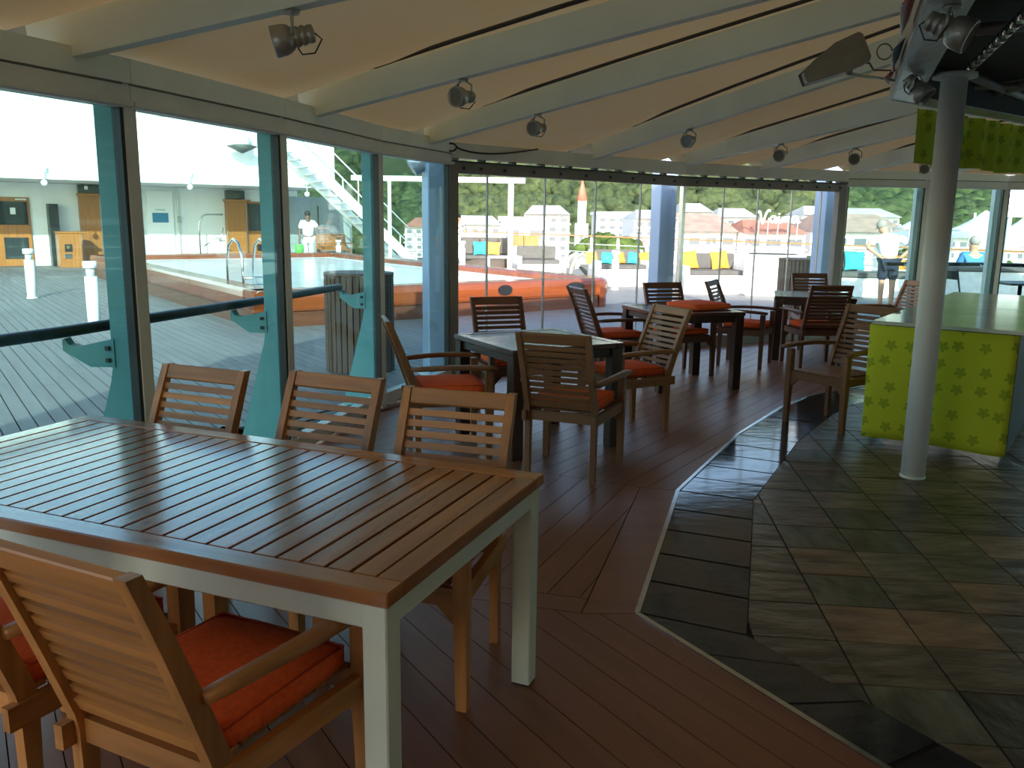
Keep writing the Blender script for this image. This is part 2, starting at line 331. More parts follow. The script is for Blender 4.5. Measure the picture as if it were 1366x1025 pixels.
def foldwin(n, a, b, fr):
    w = struct(empty('window_%d' % n, a)); b0 = b - a; d = b0.normalized(); ang = math.atan2(d.y, d.x)
    rail(Vector(), b0, 1.985, 2.085, .07, 'top_track', FRAMED, w); rail(Vector(), b0, 2.085, 2.10, .10, 'track_cap', BLACK, w); rail(Vector(), b0, 0.0, .13, .1, 'sill', FRAMED, w)
    for i in range(len(fr) - 1):
        p, q = b0 * fr[i], b0 * fr[i + 1]
        MB().bar((p.x + d.x * .006, p.y + d.y * .006, 1.04), (q.x - d.x * .006, q.y - d.y * .006, 1.04), .01, 1.9).build('pane', GC, w)
        if i: MB().box((p.x, p.y, 1.04), (.012, .022, 1.9), rz=ang).build('pane_edge', DULL, w)
        for f in (.25, .75):
            c = p.lerp(q, f); nn = Vector((d.y, -d.x, 0)); MB().box((c.x + nn.x * .04, c.y + nn.y * .04, 2.035), (.03, .012, .03), rz=ang).build('roller_cap', BLACK, w)
    return w
def fr_px(a, b, xs, z):
    out = []
    for x in xs:                                          # where the pane joint stands along a-b
        lo, hi = 0.0, 1.0
        for _ in range(40):
            m_ = (lo + hi) / 2; p = a.lerp(b, m_)
            if proj((p.x, p.y, z))[0] < x: lo = m_
            else: hi = m_
        out.append(lo)
    return [0.012] + out + [.99]
foldwin(9, WL[8], W5, fr_px(WL[8], W5, (650, 727, 795, 855), 1.98))
foldwin(10, W5, W6, fr_px(W5, W6, (966, 1012, 1057, 1096), 1.98))
for i in range(len(WR) - 1): win(11 + i, WR[i], WR[i + 1], GG, FRAME)  # panels past the far corner are unseen, glazed to add daylight
MB().box((WL[8].x + .03, WL[8].y + .02, 1.08), (.10, .07, 2.16), rz=.7).build('trim_1', FRAMED)
MB().box((W5.x, W5.y, 1.05), (.05, .06, 2.1), rz=.6).build('trim_2', STEEL)
MB().box((W6.x - .06, W6.y - .03, 1.08), (.14, .09, 2.16), rz=.45).build('trim_3', FRAMED)
for n in ('trim_1', 'trim_2', 'trim_3'): struct(bpy.data.objects[n])
# unseen back and side walls, added to keep the sun out and bounce light
BACKM = mat('back_wall_paint', (.70, .68, .62), .7)
struct(MB().box((3.3, -3.05, 1.2), (12.8, .1, 2.5)).build('wall_back', BACKM))
struct(MB().box((9.55, -.5, 1.2), (.1, 5.0, 2.5)).build('wall_right', BACKM))
# ---------------------------------------------------------------- tent roof
HUB = Vector((6.0, 1.8, 0)); ceil = struct(empty('ceiling'))
BPX = [((62, 92), (480, -2)), ((412, 162), (1030, 2)), ((575, 195), (1170, 30)), ((797, 214), (1100, 117)), ((920, 222), (1198, 158)), ((1022, 228), (1233, 177)), ((1139, 233), (1239, 213))]
ZB = 2.19; ends = []
for (p0, p1) in BPX:
    o = at(*p0, ZB); o2 = xy(o); h = o2.lerp(HUB, .5); best = None
    for kz in range(0, 140):
        z = ZB + kz * .01; a = proj(o); b = proj((o2 + (h - o2) * .5).to_3d() + Vector((0, 0, ZB + (z - ZB) * .5)))
        sl = (b[1] - a[1]) / (b[0] - a[0]); s0 = (p1[1] - p0[1]) / (p1[0] - p0[0]); e = abs(sl - s0)
        if best is None or e < best[0]: best = (e, z)
    ends.append((o2, min(max(best[1], 2.45), 2.95)))
pre = [(Vector((-1.0, -2.9, 0)), 2.75), (Vector((-2.6, -1.2, 0)), 2.75), (Vector((-2.75, .6, 0)), 2.75), (Vector((-2.5, 2.3, 0)), 2.75)]
post = [(Vector((5.7, 11.7, 0)), 2.6), (Vector((7.4, 11.6, 0)), 2.6), (Vector((9.2, 10.2, 0)), 2.6), (Vector((9.5, 7.0, 0)), 2.7), (Vector((9.5, 3.5, 0)), 2.7), (Vector((9.5, 0, 0)), 2.7), (Vector((8.0, -2.9, 0)), 2.7), (Vector((3.5, -2.9, 0)), 2.75)]
ends = pre + ends + post
BEAMS = []
for (o, z5) in ends:
    d = (xy(HUB) - o); L = d.length; slope = (z5 - ZB) / (L * .5); dn = d.normalized(); a = o - dn * .05
    a3 = Vector((a.x, a.y, ZB + .105)); b3 = Vector((o.x + d.x * .9, o.y + d.y * .9, ZB + .105 + slope * L * .9))
    MB().bar(a3, b3, .07, .19).build('roof_beam', BEAM, ceil); BEAMS.append((a3, b3, slope))
nb = len(ends)
for i in range(nb):
    (o0, z0), (o1, z1) = ends[i], ends[(i + 1) % nb]; m = MB(); NU, NV = 8, 14; vs = []
    for r in range(NV + 1):
        t = r / NV * 1.02 - .06
        for c in range(NU + 1):
            s_ = c / NU; p0 = o0.lerp(HUB, t * .93); p1 = o1.lerp(HUB, t * .93); p = p0.lerp(p1, s_)
            sl0 = (z0 - ZB) * 2 * t * .93; sl1 = (z1 - ZB) * 2 * t * .93
            z = ZB + .215 + sl0 * (1 - s_) + sl1 * s_ - .10 * math.sin(math.pi * s_) * math.sin(math.pi * min(1, max(0, t * .9 + .1))) * .3
            z -= .10 * max(0, 1 - max(0, t) / .2) * min(1, 12 * min(s_, 1 - s_))
            vs.append((p.x, p.y, z))
    m.add(vs, [(r * (NU + 1) + c, r * (NU + 1) + c + 1, (r + 1) * (NU + 1) + c + 1, (r + 1) * (NU + 1) + c) for r in range(NV) for c in range(NU)], True)
    m.build('membrane_panel', MEMB, ceil)
    if 3 <= i <= 10:                                       # the strap that crosses the bay under the cloth
        pts = []
        for r in range(1, 11):
            t = r / 11 * .9; s_ = .97 - .62 * r / 11; p = o0.lerp(HUB, t * .93).lerp(o1.lerp(HUB, t * .93), s_)
            z = ZB + .215 + (z0 - ZB) * 2 * t * .93 * (1 - s_) + (z1 - ZB) * 2 * t * .93 * s_ - .10 * math.sin(math.pi * s_) * math.sin(math.pi * min(1, t * .9 + .1)) * .3
            pts.append(Vector((p.x, p.y, z - .035)))
        mm = MB()
        for a, b in zip(pts, pts[1:]): mm.bar(a, b, .045, .01)
        mm.build('seam_strap', mat('strap', (.09, .075, .06), .8), ceil)
# edge beam round the enclosure
PB = [OUTL[0]] + WL + [W5] + WR + [Vector((9.5, -3, 0))]
for a, b in zip(PB, PB[1:]):
    fold = a in (WL[8], W5)
    rail(a, b, 2.165 if not fold else 2.122, 2.275 if not fold else 2.262, .10, 'edge_beam', BEAM if not fold else FRAME, ceil)
    if fold:
        for f in range(1, 9):
            c = a.lerp(b, f / 9); d = (b - a).normalized(); MB().box((c.x, c.y, 2.111), (.06, .06, .024), rz=math.atan2(d.y, d.x)).build('spacer_block', FRAMED, ceil)
    else: rail(a, b, 2.152, 2.168, .06, 'cover_strip', FRAMED, ceil)
# ---------------------------------------------------------------- big table
tb = empty('dining_table', (-.272, 1.787, 0), -.385)       # origin at its near right corner, x along the long side to the left is -x
tag(tb, 'large rectangular varnished slatted wooden table with pale painted legs in the foreground', 'table')
TL, TW, TH, FB = 2.03, 1.02, .74, .075
def part(c, d, name, m, parent, bev=.004): return MB().box(c, d, bev=bev).build(name, m, parent)
part((-TL / 2, FB / 2, TH - .019), (TL, FB, .038), 'frame_board', VARNX, tb); part((-TL / 2, TW - FB / 2, TH - .019), (TL, FB, .038), 'frame_board', VARNX, tb)
part((-FB / 2, TW / 2, TH - .019), (FB, TW - 2 * FB, .038), 'frame_board', VARN, tb); part((-TL + FB / 2, TW / 2, TH - .019), (FB, TW - 2 * FB, .038), 'frame_board', VARN, tb)
NS = 26; sw = (TL - 2 * FB) / NS; sl = MB().box((0, 0, 0), (sw - .008, TW - 2 * FB - .008, .022), bev=.002).mesh('slat', VARN)
for i in range(NS): inst('slat', sl, tb, (-FB - (i + .5) * sw, TW / 2, TH - .0125))
part((-TL / 2, TW / 2, TH - .033), (TL - .05, TW - .05, .008), 'under_board', SEAM, tb, 0)
lg = MB().box((0, 0, 0), (.066, .066, TH - .04), bev=.004).mesh('leg', WHTG)
for x, y in ((-.045, .045), (-TL + .045, .045), (-.045, TW - .045), (-TL + .045, TW - .045)):
    l_ = inst('leg', lg, tb, (x, y, (TH - .04) / 2 + .004))
    part((0, 0, -(TH - .04) / 2), (.06, .06, .008), 'foot_pad', BLACK, l_, 0)
for c, d in (((-TL / 2, .03, TH - .073), (TL - .15, .025, .065)), ((-TL / 2, TW - .03, TH - .073), (TL - .15, .025, .065)), ((-.03, TW / 2, TH - .073), (.025, TW - .15, .065)), ((-TL + .03, TW / 2, TH - .073), (.025, TW - .15, .065))): part(c, d, 'apron', WHTG, tb)
# ---------------------------------------------------------------- dark square tables
def square_table(cx, cy, rz, s, label):
    t = empty('square_table', (cx, cy, 0), rz); tag(t, label, 'table', 'dark square tables'); h = s / 2
    for sx in (-1, 1): part((sx * (h - .035), 0, .722), (.07, s, .036), 'frame_board', DTOP, t)
    for sy in (-1, 1): part((0, sy * (h - .035), .722), (s - .142, .07, .036), 'frame_board', DTOP, t)
    n = 10; w = (s - .14) / n
    me = MB().box((0, 0, 0), (s - .146, w - .005, .024), bev=.002).mesh('slat', DTOP)
    for i in range(n): inst('slat', me, t, (0, -h + .07 + (i + .5) * w, .7255))
    part((0, 0, .706), (s - .05, s - .05, .008), 'under_board', SEAM, t, 0)
    le = MB().box((0, 0, 0), (.085, .085, .70), bev=.004).mesh('leg', DLEG)
    for sx in (-1, 1):
        for sy in (-1, 1): l_ = inst('leg', le, t, (sx * (h - .05), sy * (h - .05), .354)); part((0, 0, -.35), (.078, .078, .008), 'foot_pad', BLACK, l_, 0)
    for sx in (-1, 1): part((sx * (h - .045), 0, .672), (.03, s - .19, .06), 'apron', DLEG, t); part((0, sx * (h - .045), .672), (s - .19, .03, .06), 'apron', DLEG, t)
    return t
square_table(.173, 6.016, .511, .885, 'dark square slatted table nearest the big table, four chairs around it')
square_table(1.636, 8.279, .30, .873, 'dark square slatted table with an orange cushion lying on top')
tcx = Vector((2.99, 9.78, 0)); a_ = -.28; e1 = Vector((math.cos(a_), math.sin(a_), 0)); e2 = Vector((-e1.y, e1.x, 0)); c_ = tcx + (e1 + e2) * .44
square_table(c_.x, c_.y, a_, .88, 'farthest dark square table, near the slatted planter drum and the corner post')
# ---------------------------------------------------------------- teak armchairs (face +y)
def cushion_mesh(name, w=.44, d=.44, h=.06):
    m = MB(); NX = NY = 10; top = []; 
    def P(i, j, up):
        x = -1 + 2 * i / NX; y = -1 + 2 * j / NY; e = (1 - max(abs(x), abs(y)) ** 6); zz = h / 2 * (.62 + .38 * e) + .012 * (1 - x * x) * (1 - y * y)
        k = .94 + .06 * (1 - (abs(x * y)) ** 3); return (x * w / 2 * k, y * d / 2 * k, zz if up else -h / 2 * (.8 + .2 * e))
    for up in (1, 0):
        vs = [P(i, j, up) for j in range(NY + 1) for i in range(NX + 1)]
        m.add(vs, [(j * (NX + 1) + i, j * (NX + 1) + i + 1, (j + 1) * (NX + 1) + i + 1, (j + 1) * (NX + 1) + i) for j in range(NY) for i in range(NX)], True)
    n = (NX + 1) * (NY + 1); rim = [i for i in range(NX + 1)] + [j * (NX + 1) + NX for j in range(1, NY + 1)] + [NY * (NX + 1) + i for i in range(NX - 1, -1, -1)] + [j * (NX + 1) for j in range(NY - 1, 0, -1)]
    for a, b in zip(rim, rim[1:] + rim[:1]): m.f.append((a, b, n + b, n + a)); m.sm.append(True)
    return m.mesh(name, ORANGE)
CUSH = cushion_mesh('seat_cushion')
PIPE = MB().tube([(-.205, -.205, .022), (.205, -.205, .022), (.205, .205, .022), (-.205, .205, .022), (-.205, -.205, .022)], .004, 5).mesh('piping', mat('orange_piping', (.62, .07, .02), .8))
def back_pt(z):                                            # rear post's centre line: depth for a height
    t = max(0, z - .42) / .5; return -.235 - .005 * (1 - min(1, z / .42)) - .17 * t - .02 * t * t
def make_chair(M, MV, MY):
    c = empty('armchair')
    for sx in (-1, 1):
        m = MB(); pr = [(z, back_pt(z)) for z in (0, .2, .40, .44, .52, .62, .72, .82, .92)]; wdt = [.032, .040, .052, .055, .054, .05, .046, .042, .038]
        lo = [(y - w / 2, z) for (z, y), w in zip(pr, wdt)]; hi = [(y + w / 2, z) for (z, y), w in zip(pr, wdt)]
        x0 = sx * .195; x1 = sx * .228; n = len(lo); vs = []
        for (ya, z), (yb, _) in zip(lo, hi): vs += [(x0, ya, z), (x1, ya, z), (x1, yb, z), (x0, yb, z)]
        fs = [(i * 4 + k, i * 4 + (k + 1) % 4, i * 4 + 4 + (k + 1) % 4, i * 4 + 4 + k) for i in range(n - 1) for k in range(4)] + [(3, 2, 1, 0), (n * 4 - 4, n * 4 - 3, n * 4 - 2, n * 4 - 1)]
        m.add(vs, fs).build('rear_post', MV, c)
        m = MB(); xf = sx * .255; vs = []
        for z, w in ((0, .036), (.2, .042), (.36, .05), (.592, .05)): vs += [(xf - sx * (w / 2) , .225 - w / 2, z), (xf + sx * .02, .225 - w / 2, z), (xf + sx * .02, .225 + w / 2, z), (xf - sx * (w / 2), .225 + w / 2, z)]
        m.add(vs, [(i * 4 + k, i * 4 + (k + 1) % 4, i * 4 + 4 + (k + 1) % 4, i * 4 + 4 + k) for i in range(3) for k in range(4)] + [(3, 2, 1, 0), (12, 13, 14, 15)]).build('front_leg', MV, c)
        # armrest: bows out from the rear post to the front leg
        pts = [(sx * (.232 + .05 * math.sin(min(1, t * 1.5) * math.pi / 2)), -.285 + .56 * t, .608 + .012 * math.sin(t * 3.0)) for t in [k / 9 for k in range(10)]]
        m = MB(); vs = []
        for (x, y, z), t in zip(pts, [k / 9 for k in range(10)]):
            w = .020 + .008 * t; h = .016 if 0 < t < 1 else .013
            vs += [(x - w, y, z - h * .6), (x - w * .6, y, z - h), (x + w * .6, y, z - h), (x + w, y, z - h * .6), (x + w, y, z + h * .6), (x + w * .6, y, z + h), (x - w * .6, y, z + h), (x - w, y, z + h * .6)]
        m.add(vs, [(i * 8 + k, i * 8 + (k + 1) % 8, i * 8 + 8 + (k + 1) % 8, i * 8 + 8 + k) for i in range(9) for k in range(8)] + [tuple(range(7, -1, -1)), tuple(range(72, 80))], True).build('armrest', MY, c)
        MB().bar((sx * .222, -.295, .388), (sx * .252, .215, .388), .026, .062).build('side_rail', MY, c)
        MB().extrude([(sx * .236, .235, .358), (sx * .165, .235, .358), (sx * .236, .235, .285)], (0, -.022, 0)).build('corner_bracket', M, c)
    MB().box((0, .228, .388), (.47, .024, .062)).build('front_rail', M, c)
    MB().box((0, -.235, .388), (.39, .024, .062)).build('back_rail', M, c)
    me = MB().box((0, 0, 0), (.42, .036, .014), bev=.003).mesh('seat_slat', M)
    for i in range(10): inst('seat_slat', me, c, (0, -.19 + i * .0435, .425))
    tilt = math.atan2(back_pt(.90) - back_pt(.5), .40); R = Matrix.Rotation(-tilt, 3, 'X')
    MB().box((0, back_pt(.89), .888), (.392, .026, .064), M=R, bev=.004).build('top_rail', M, c)
    me = MB().box((0, 0, 0), (.392, .013, .026), M=R).mesh('back_slat', M)
    for i in range(9):
        z = .828 - i * .0395; inst('back_slat', me, c, (0, back_pt(z), z))
    MB().box((0, back_pt(.468), .468), (.392, .024, .036), M=R).build('lower_rail', M, c)
    return c
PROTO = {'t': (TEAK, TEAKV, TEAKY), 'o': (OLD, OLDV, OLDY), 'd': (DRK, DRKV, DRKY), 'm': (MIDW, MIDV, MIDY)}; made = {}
CH = [  # x, y, yaw deg, wood, cushion?, label, cushion label
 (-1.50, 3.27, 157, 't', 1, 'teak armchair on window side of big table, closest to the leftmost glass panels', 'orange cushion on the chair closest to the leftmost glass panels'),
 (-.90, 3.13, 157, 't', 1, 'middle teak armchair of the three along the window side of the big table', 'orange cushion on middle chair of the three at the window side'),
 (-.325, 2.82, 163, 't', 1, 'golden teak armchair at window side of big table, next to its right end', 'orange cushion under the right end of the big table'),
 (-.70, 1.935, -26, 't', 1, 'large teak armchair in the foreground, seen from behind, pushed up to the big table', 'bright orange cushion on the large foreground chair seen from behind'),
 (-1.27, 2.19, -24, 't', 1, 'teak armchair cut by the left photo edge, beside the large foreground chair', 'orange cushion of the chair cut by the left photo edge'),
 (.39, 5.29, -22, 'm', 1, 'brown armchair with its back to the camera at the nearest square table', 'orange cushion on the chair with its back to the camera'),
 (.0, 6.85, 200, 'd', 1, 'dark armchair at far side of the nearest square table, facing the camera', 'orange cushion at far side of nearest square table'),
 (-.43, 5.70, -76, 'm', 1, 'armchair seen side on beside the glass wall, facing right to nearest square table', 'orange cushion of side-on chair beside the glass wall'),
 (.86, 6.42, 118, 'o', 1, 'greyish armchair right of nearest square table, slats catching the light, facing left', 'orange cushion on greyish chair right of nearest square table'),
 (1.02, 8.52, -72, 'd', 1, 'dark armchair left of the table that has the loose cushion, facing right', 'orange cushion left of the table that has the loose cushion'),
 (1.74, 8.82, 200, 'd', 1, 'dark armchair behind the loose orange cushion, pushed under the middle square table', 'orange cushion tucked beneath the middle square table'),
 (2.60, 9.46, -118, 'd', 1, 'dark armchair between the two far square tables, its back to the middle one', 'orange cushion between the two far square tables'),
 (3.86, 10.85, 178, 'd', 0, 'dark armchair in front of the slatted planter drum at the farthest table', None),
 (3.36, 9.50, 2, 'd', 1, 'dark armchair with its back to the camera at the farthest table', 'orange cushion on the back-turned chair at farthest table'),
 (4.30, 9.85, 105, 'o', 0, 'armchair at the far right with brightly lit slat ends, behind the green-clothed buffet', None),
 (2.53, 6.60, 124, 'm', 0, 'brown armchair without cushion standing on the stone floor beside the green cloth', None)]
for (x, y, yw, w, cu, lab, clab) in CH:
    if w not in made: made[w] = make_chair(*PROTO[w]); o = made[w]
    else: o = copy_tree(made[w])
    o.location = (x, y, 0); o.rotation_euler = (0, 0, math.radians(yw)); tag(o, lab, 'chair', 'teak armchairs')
    if cu:
        q = inst('seat_cushion', CUSH, None, (x, y, .463), math.radians(yw)); tag(q, clab, 'cushion', 'orange seat cushions')
        inst('piping', PIPE, q)
p = at(907, 404, .77); q = inst('seat_cushion', cushion_mesh('loose_cushion', .46, .46, .06), None, (1.80, 8.30, .771), .55); tag(q, 'loose orange cushion lying flat on top of a dark square table', 'cushion', 'orange seat cushions'); inst('piping', PIPE, q)
# ---------------------------------------------------------------- buffet under the green cloth, white pole
ea = Vector((.812, -.584, 0)); eb = Vector((.584, .812, 0)); A0 = Vector((2.56, 6.0, 0))
buf = empty('buffet_table', A0); tag(buf, 'long buffet counter with pale glossy top behind the white pole', 'counter')
def bq(m, name, mt, u0, u1, v0, v1, z0, z1, parent=buf):
    return m.prism(ccw(t2([ea * u0 + eb * v0, ea * u1 + eb * v0, ea * u1 + eb * v1, ea * u0 + eb * v1])), z0, z1).build(name, mt, parent)
TOPM = mat('pale_gloss_top', (.62, .68, .62), .12, 0, .1, 3, None, 0, .6)
bq(MB(), 'top_panel', TOPM, -.02, .94, -.02, 1.6, .875, .9); bq(MB(), 'top_panel', TOPM, -.02, .94, 1.612, 3.3, .875, .9)
bq(MB(), 'body', mat('counter_body', (.035, .035, .032), .6), .06, .88, .06, 3.25, .06, .873); bq(MB(), 'plinth', STEEL, .1, .84, .1, 3.2, .0, .06)
def cloth_mat():
    m = bpy.data.materials.new('green_flower_cloth'); m.use_nodes = True; nt = m.node_tree; N = nt.nodes; Lk = nt.links; b = N['Principled BSDF']; b.inputs['Roughness'].default_value = .9
    tc = N.new('ShaderNodeTexCoord'); mp = N.new('ShaderNodeMapping'); mp.inputs['Scale'].default_value = (6.8, 6.8, 6.8); vo = N.new('ShaderNodeTexVoronoi'); vo.inputs['Scale'].default_value = 1; vo.inputs['Randomness'].default_value = .45; vo.voronoi_dimensions = '2D'
    sub = N.new('ShaderNodeVectorMath'); sub.operation = 'SUBTRACT'; sp = N.new('ShaderNodeSeparateXYZ'); an = N.new('ShaderNodeMath'); an.operation = 'ARCTAN2'
    mu = N.new('ShaderNodeMath'); mu.operation = 'MULTIPLY'; mu.inputs[1].default_value = 2.5; cs = N.new('ShaderNodeMath'); cs.operation = 'SINE'; ab = N.new('ShaderNodeMath'); ab.operation = 'ABSOLUTE'
    ma = N.new('ShaderNodeMath'); ma.operation = 'MULTIPLY_ADD'; ma.inputs[1].default_value = .14; ma.inputs[2].default_value = .13; lt = N.new('ShaderNodeMath'); lt.operation = 'LESS_THAN'
    mx = N.new('ShaderNodeMix'); mx.data_type = 'RGBA'; mx.inputs[6].default_value = (.60, .68, .03, 1); mx.inputs[7].default_value = (.36, .46, .02, 1)
    Lk.new(tc.outputs['UV'], mp.inputs[0]); Lk.new(mp.outputs[0], vo.inputs['Vector']); Lk.new(mp.outputs[0], sub.inputs[0]); Lk.new(vo.outputs['Position'], sub.inputs[1]); Lk.new(sub.outputs[0], sp.inputs[0])
    Lk.new(sp.outputs[0], an.inputs[0]); Lk.new(sp.outputs[1], an.inputs[1]); Lk.new(an.outputs[0], mu.inputs[0]); Lk.new(mu.outputs[0], cs.inputs[0]); Lk.new(cs.outputs[0], ab.inputs[0]); Lk.new(ab.outputs[0], ma.inputs[0])
    Lk.new(vo.outputs['Distance'], lt.inputs[0]); Lk.new(ma.outputs[0], lt.inputs[1]); Lk.new(lt.outputs[0], mx.inputs[0]); Lk.new(mx.outputs[2], b.inputs['Base Color'])
    return m
CLOTH = cloth_mat()
def cloth_strip(name, path, z0, z1, nz=8, wob=.006, seed=1, round_first=0.0):
    r = random.Random(seed); L = [0]; vs = []; uv = []
    for a, b in zip(path, path[1:]): L.append(L[-1] + (b - a).length)
    n = len(path)
    for j in range(nz + 1):
        for i, p in enumerate(path):
            zb = z0 + (round_first * max(0, 1 - L[i] / .12) ** 2 if round_first else 0) + .007 * math.sin(L[i] * 7 + seed)
            z = z1 + (zb - z1) * j / nz; t = (path[min(i + 1, n - 1)] - path[max(i - 1, 0)]).normalized(); nn = Vector((t.y, -t.x, 0)); w = wob * math.sin(L[i] * 19 + seed) * j / nz
            vs.append(p + nn * w + Vector((0, 0, z))); uv.append((L[i], z))
    fs = [(j * n + i, j * n + i + 1, (j + 1) * n + i + 1, (j + 1) * n + i) for j in range(nz) for i in range(n - 1)]
    me = bpy.data.meshes.new(name); me.from_pydata([tuple(v) for v in vs], [], fs); ul = me.uv_layers.new()
    for l in me.loops: ul.data[l.index].uv = uv[l.vertex_index]
    for p in me.polygons: p.use_smooth = True
    me.materials.append(CLOTH); o = link(bpy.data.objects.new(name, me)); sd = o.modifiers.new('thick', 'SOLIDIFY'); sd.thickness = .006; return o
pth = [A0 + eb * (.45 - .05 * i) - ea * .035 for i in range(9)] + [A0 + ea * (-.035 + .02 * (1 - math.cos(t))) + eb * (.03 - .06 * math.sin(t)) for t in (.4, .8, 1.2)] + [A0 + ea * (.03 + .045 * i) - eb * .036 for i in range(20)]
cl = cloth_strip('green_cloth', pth, .07, .872, 10, .007, 2); tag(cl, 'yellow-green towel cloth with dark flower print hanging over the buffet end', 'cloth')
pole = empty('support_pole', at(1217, 637)); tag(pole, 'white round support pole in front of the green buffet cloth', 'pole')
MB().lathe([(.072, .0), (.072, 2.42)], n=24).build('shaft', WHT, pole); MB().lathe([(.076, 0), (.076, .02)], n=24).build('base_ring', WHTG, pole); MB().lathe([(.12, 2.40), (.12, 2.425)], n=24).build('cap_plate', WHTG, pole)
# ---------------------------------------------------------------- bar canopy
ZC = 2.40; K0 = at(1188, 133, ZC); K1 = at(1236, 0, ZC); KR = at(1366, 165, ZC)
KN = K1 + (K1 - K0) * .18
BP = [xy(KR) + (xy(KR) - xy(K0)) * 1.6, xy(K0), xy(KN), Vector((1.9, 1.3, 0)), Vector((3.0, -1.2, 0)), Vector((8.6, -1.2, 0)), Vector((8.6, 8.0, 0))]
can = empty('bar_canopy', (0, 0, 0)); tag(can, 'dark bar canopy with brushed metal lip above the stone floor', 'canopy')
LIP = mat('brushed_lip', (.55, .58, .56), .38, .35, .2, 30, (1, .05, 1)); DARK = mat('dark_soffit', (.06, .06, .058), .8)
def inoff(P, d):
    n = len(P); out = []
    for i in range(n):
        a = (P[i] - P[i - 1]).normalized(); b = (P[(i + 1) % n] - P[i]).normalized(); na = Vector((-a.y, a.x, 0)); nb_ = Vector((-b.y, b.x, 0)); m = (na + nb_).normalized(); out.append(P[i] + m * (d / max(.4, m.dot(na))))
    return out
BPc = [Vector((p[0], p[1], 0)) for p in ccw(t2(BP))]; BI = inoff(BPc, .17)
MB().prism(t2(inoff(BPc, .03)), 2.62, 2.66).build('ceiling_board', DARK, can)
for i in range(len(BPc)):
    a, b, c, d = BPc[i], BPc[(i + 1) % len(BPc)], BI[(i + 1) % len(BPc)], BI[i]
    MB().prism(ccw(t2([a, b, c, d])), ZC, ZC + .012).build('metal_lip', LIP, can)
    MB().bar(a + Vector((0, 0, ZC + .01)), b + Vector((0, 0, ZC + .01)), .012, .03).build('edge_strip', WHT, can)
    MB().bar(a + Vector((0, 0, ZC + .13)), b + Vector((0, 0, ZC + .13)), .02, .22).build('fascia', LIP, can)
    MB().bar(d + Vector((0, 0, ZC + .11)), c + Vector((0, 0, ZC + .11)), .02, .2).build('inner_fascia', DARK, can)
PIPEM = mat('duct_grey', (.34, .35, .34), .5, .3)
for (a, b, r) in (((1285, 98), (1420, 150), .03), ((1255, 45), (1400, 30), .03), ((1235, 120), (1400, 112), .02), ((1300, 130), (1420, 100), .035)):
    MB().tube([at(*a, 2.54), at(*b, 2.54)], r, 10).build('pipe', PIPEM, can)
duct = empty('ribbed_hose', (0, 0, 0)); pa, pb = at(1288, 97, 2.47), at(1372, 14, 2.47); tag(duct, 'silver ribbed hose running under the dark bar canopy', 'hose')
MB().tube([pa, pb], .014, 10).build('core', BLACK, duct); CHR = mat('chrome_seg', (.75, .75, .72), .2, 1, .1)
for i in range(10): MB().tube([pa.lerp(pb, (i + .12) / 10), pa.lerp(pb, (i + .86) / 10)], .027, 10).build('segment', CHR, duct)
# valance behind the pole
f0 = xy(K0).lerp(xy(KR), .22); f1 = xy(KR) + (xy(KR) - xy(K0)) * .8; nsd = Vector((-(f1 - f0).normalized().y, (f1 - f0).normalized().x, 0))
pth = [f0.lerp(f1, i / 70) + nsd * (.05 + .022 * math.sin(i * 1.15) + .012 * math.sin(i * .47)) for i in range(71)]
va = cloth_strip('green_valance', pth, 2.0, ZC - .01, 6, .012, 7); tag(va, 'yellow-green cloth valance hanging under the far edge of the bar canopy', 'valance')
# ---------------------------------------------------------------- lamps
def spot(name, pos, aim, label, size=1.0, group='round metal spotlights under the roof beams', hang=.07):
    s = empty(name, pos); tag(s, label, 'spotlight', group); aim = Vector(aim).normalized(); M = aim.to_track_quat('Z', 'Y').to_matrix(); c = Vector((0, 0, -hang - .03 * size))
    pr = [(.020, -.085), (.034, -.08), (.036, -.06), (.030, -.058), (.038, -.045), (.038, -.035), (.031, -.033), (.040, -.02), (.040, -.01), (.034, -.006), (.050, .008), (.058, .03), (.060, .075), (.052, .078), (.05, .06)]
    hs_ = MB().lathe([(r * size, z * size) for r, z in pr], c, 16, M).build('housing', DULL, s)
    MB().lathe([(.05 * size, .058 * size), (.05 * size, .062 * size)], c, 16, M).build('lens', mat('lamp_lens', (.25, .25, .23), .15), hs_)
    sd = aim.cross(Vector((0, 0, 1))).normalized(); 
    MB().tube([c + sd * .062 * size, c + sd * .062 * size + Vector((0, 0, hang * .9)), Vector((0, 0, -.008)) + sd * .01, Vector((0, 0, -.008)) - sd * .01, c - sd * .062 * size + Vector((0, 0, hang * .9)), c - sd * .062 * size], .006 * size, 6).build('yoke', DULL, s)
    MB().lathe([(.03 * size, -.012), (.03 * size, 0)], n=12).build('mount_plate', DULL, s)
    b = c - aim * .085 * size
    MB().tube([b, b - aim * .03 + Vector((0, 0, -.03)), b + Vector((0, 0, -.07 * size)) + sd * .02, b + aim * .05 * size + Vector((0, 0, -.06 * size)) + sd * .05, c + sd * .05 * size, Vector((0, 0, -.01)) + sd * .03], .0035, 5).build('cable', BLACK, s)
    return s
def on_beam(i, x):
    a, b, sl_ = BEAMS[i]; lo, hi = 0.0, .8
    for _ in range(40):
        m_ = (lo + hi) / 2; p = a.lerp(b, m_)
        if proj(p)[0] < x: lo = m_
        else: hi = m_
    return a.lerp(b, lo) - Vector((0, 0, .10))
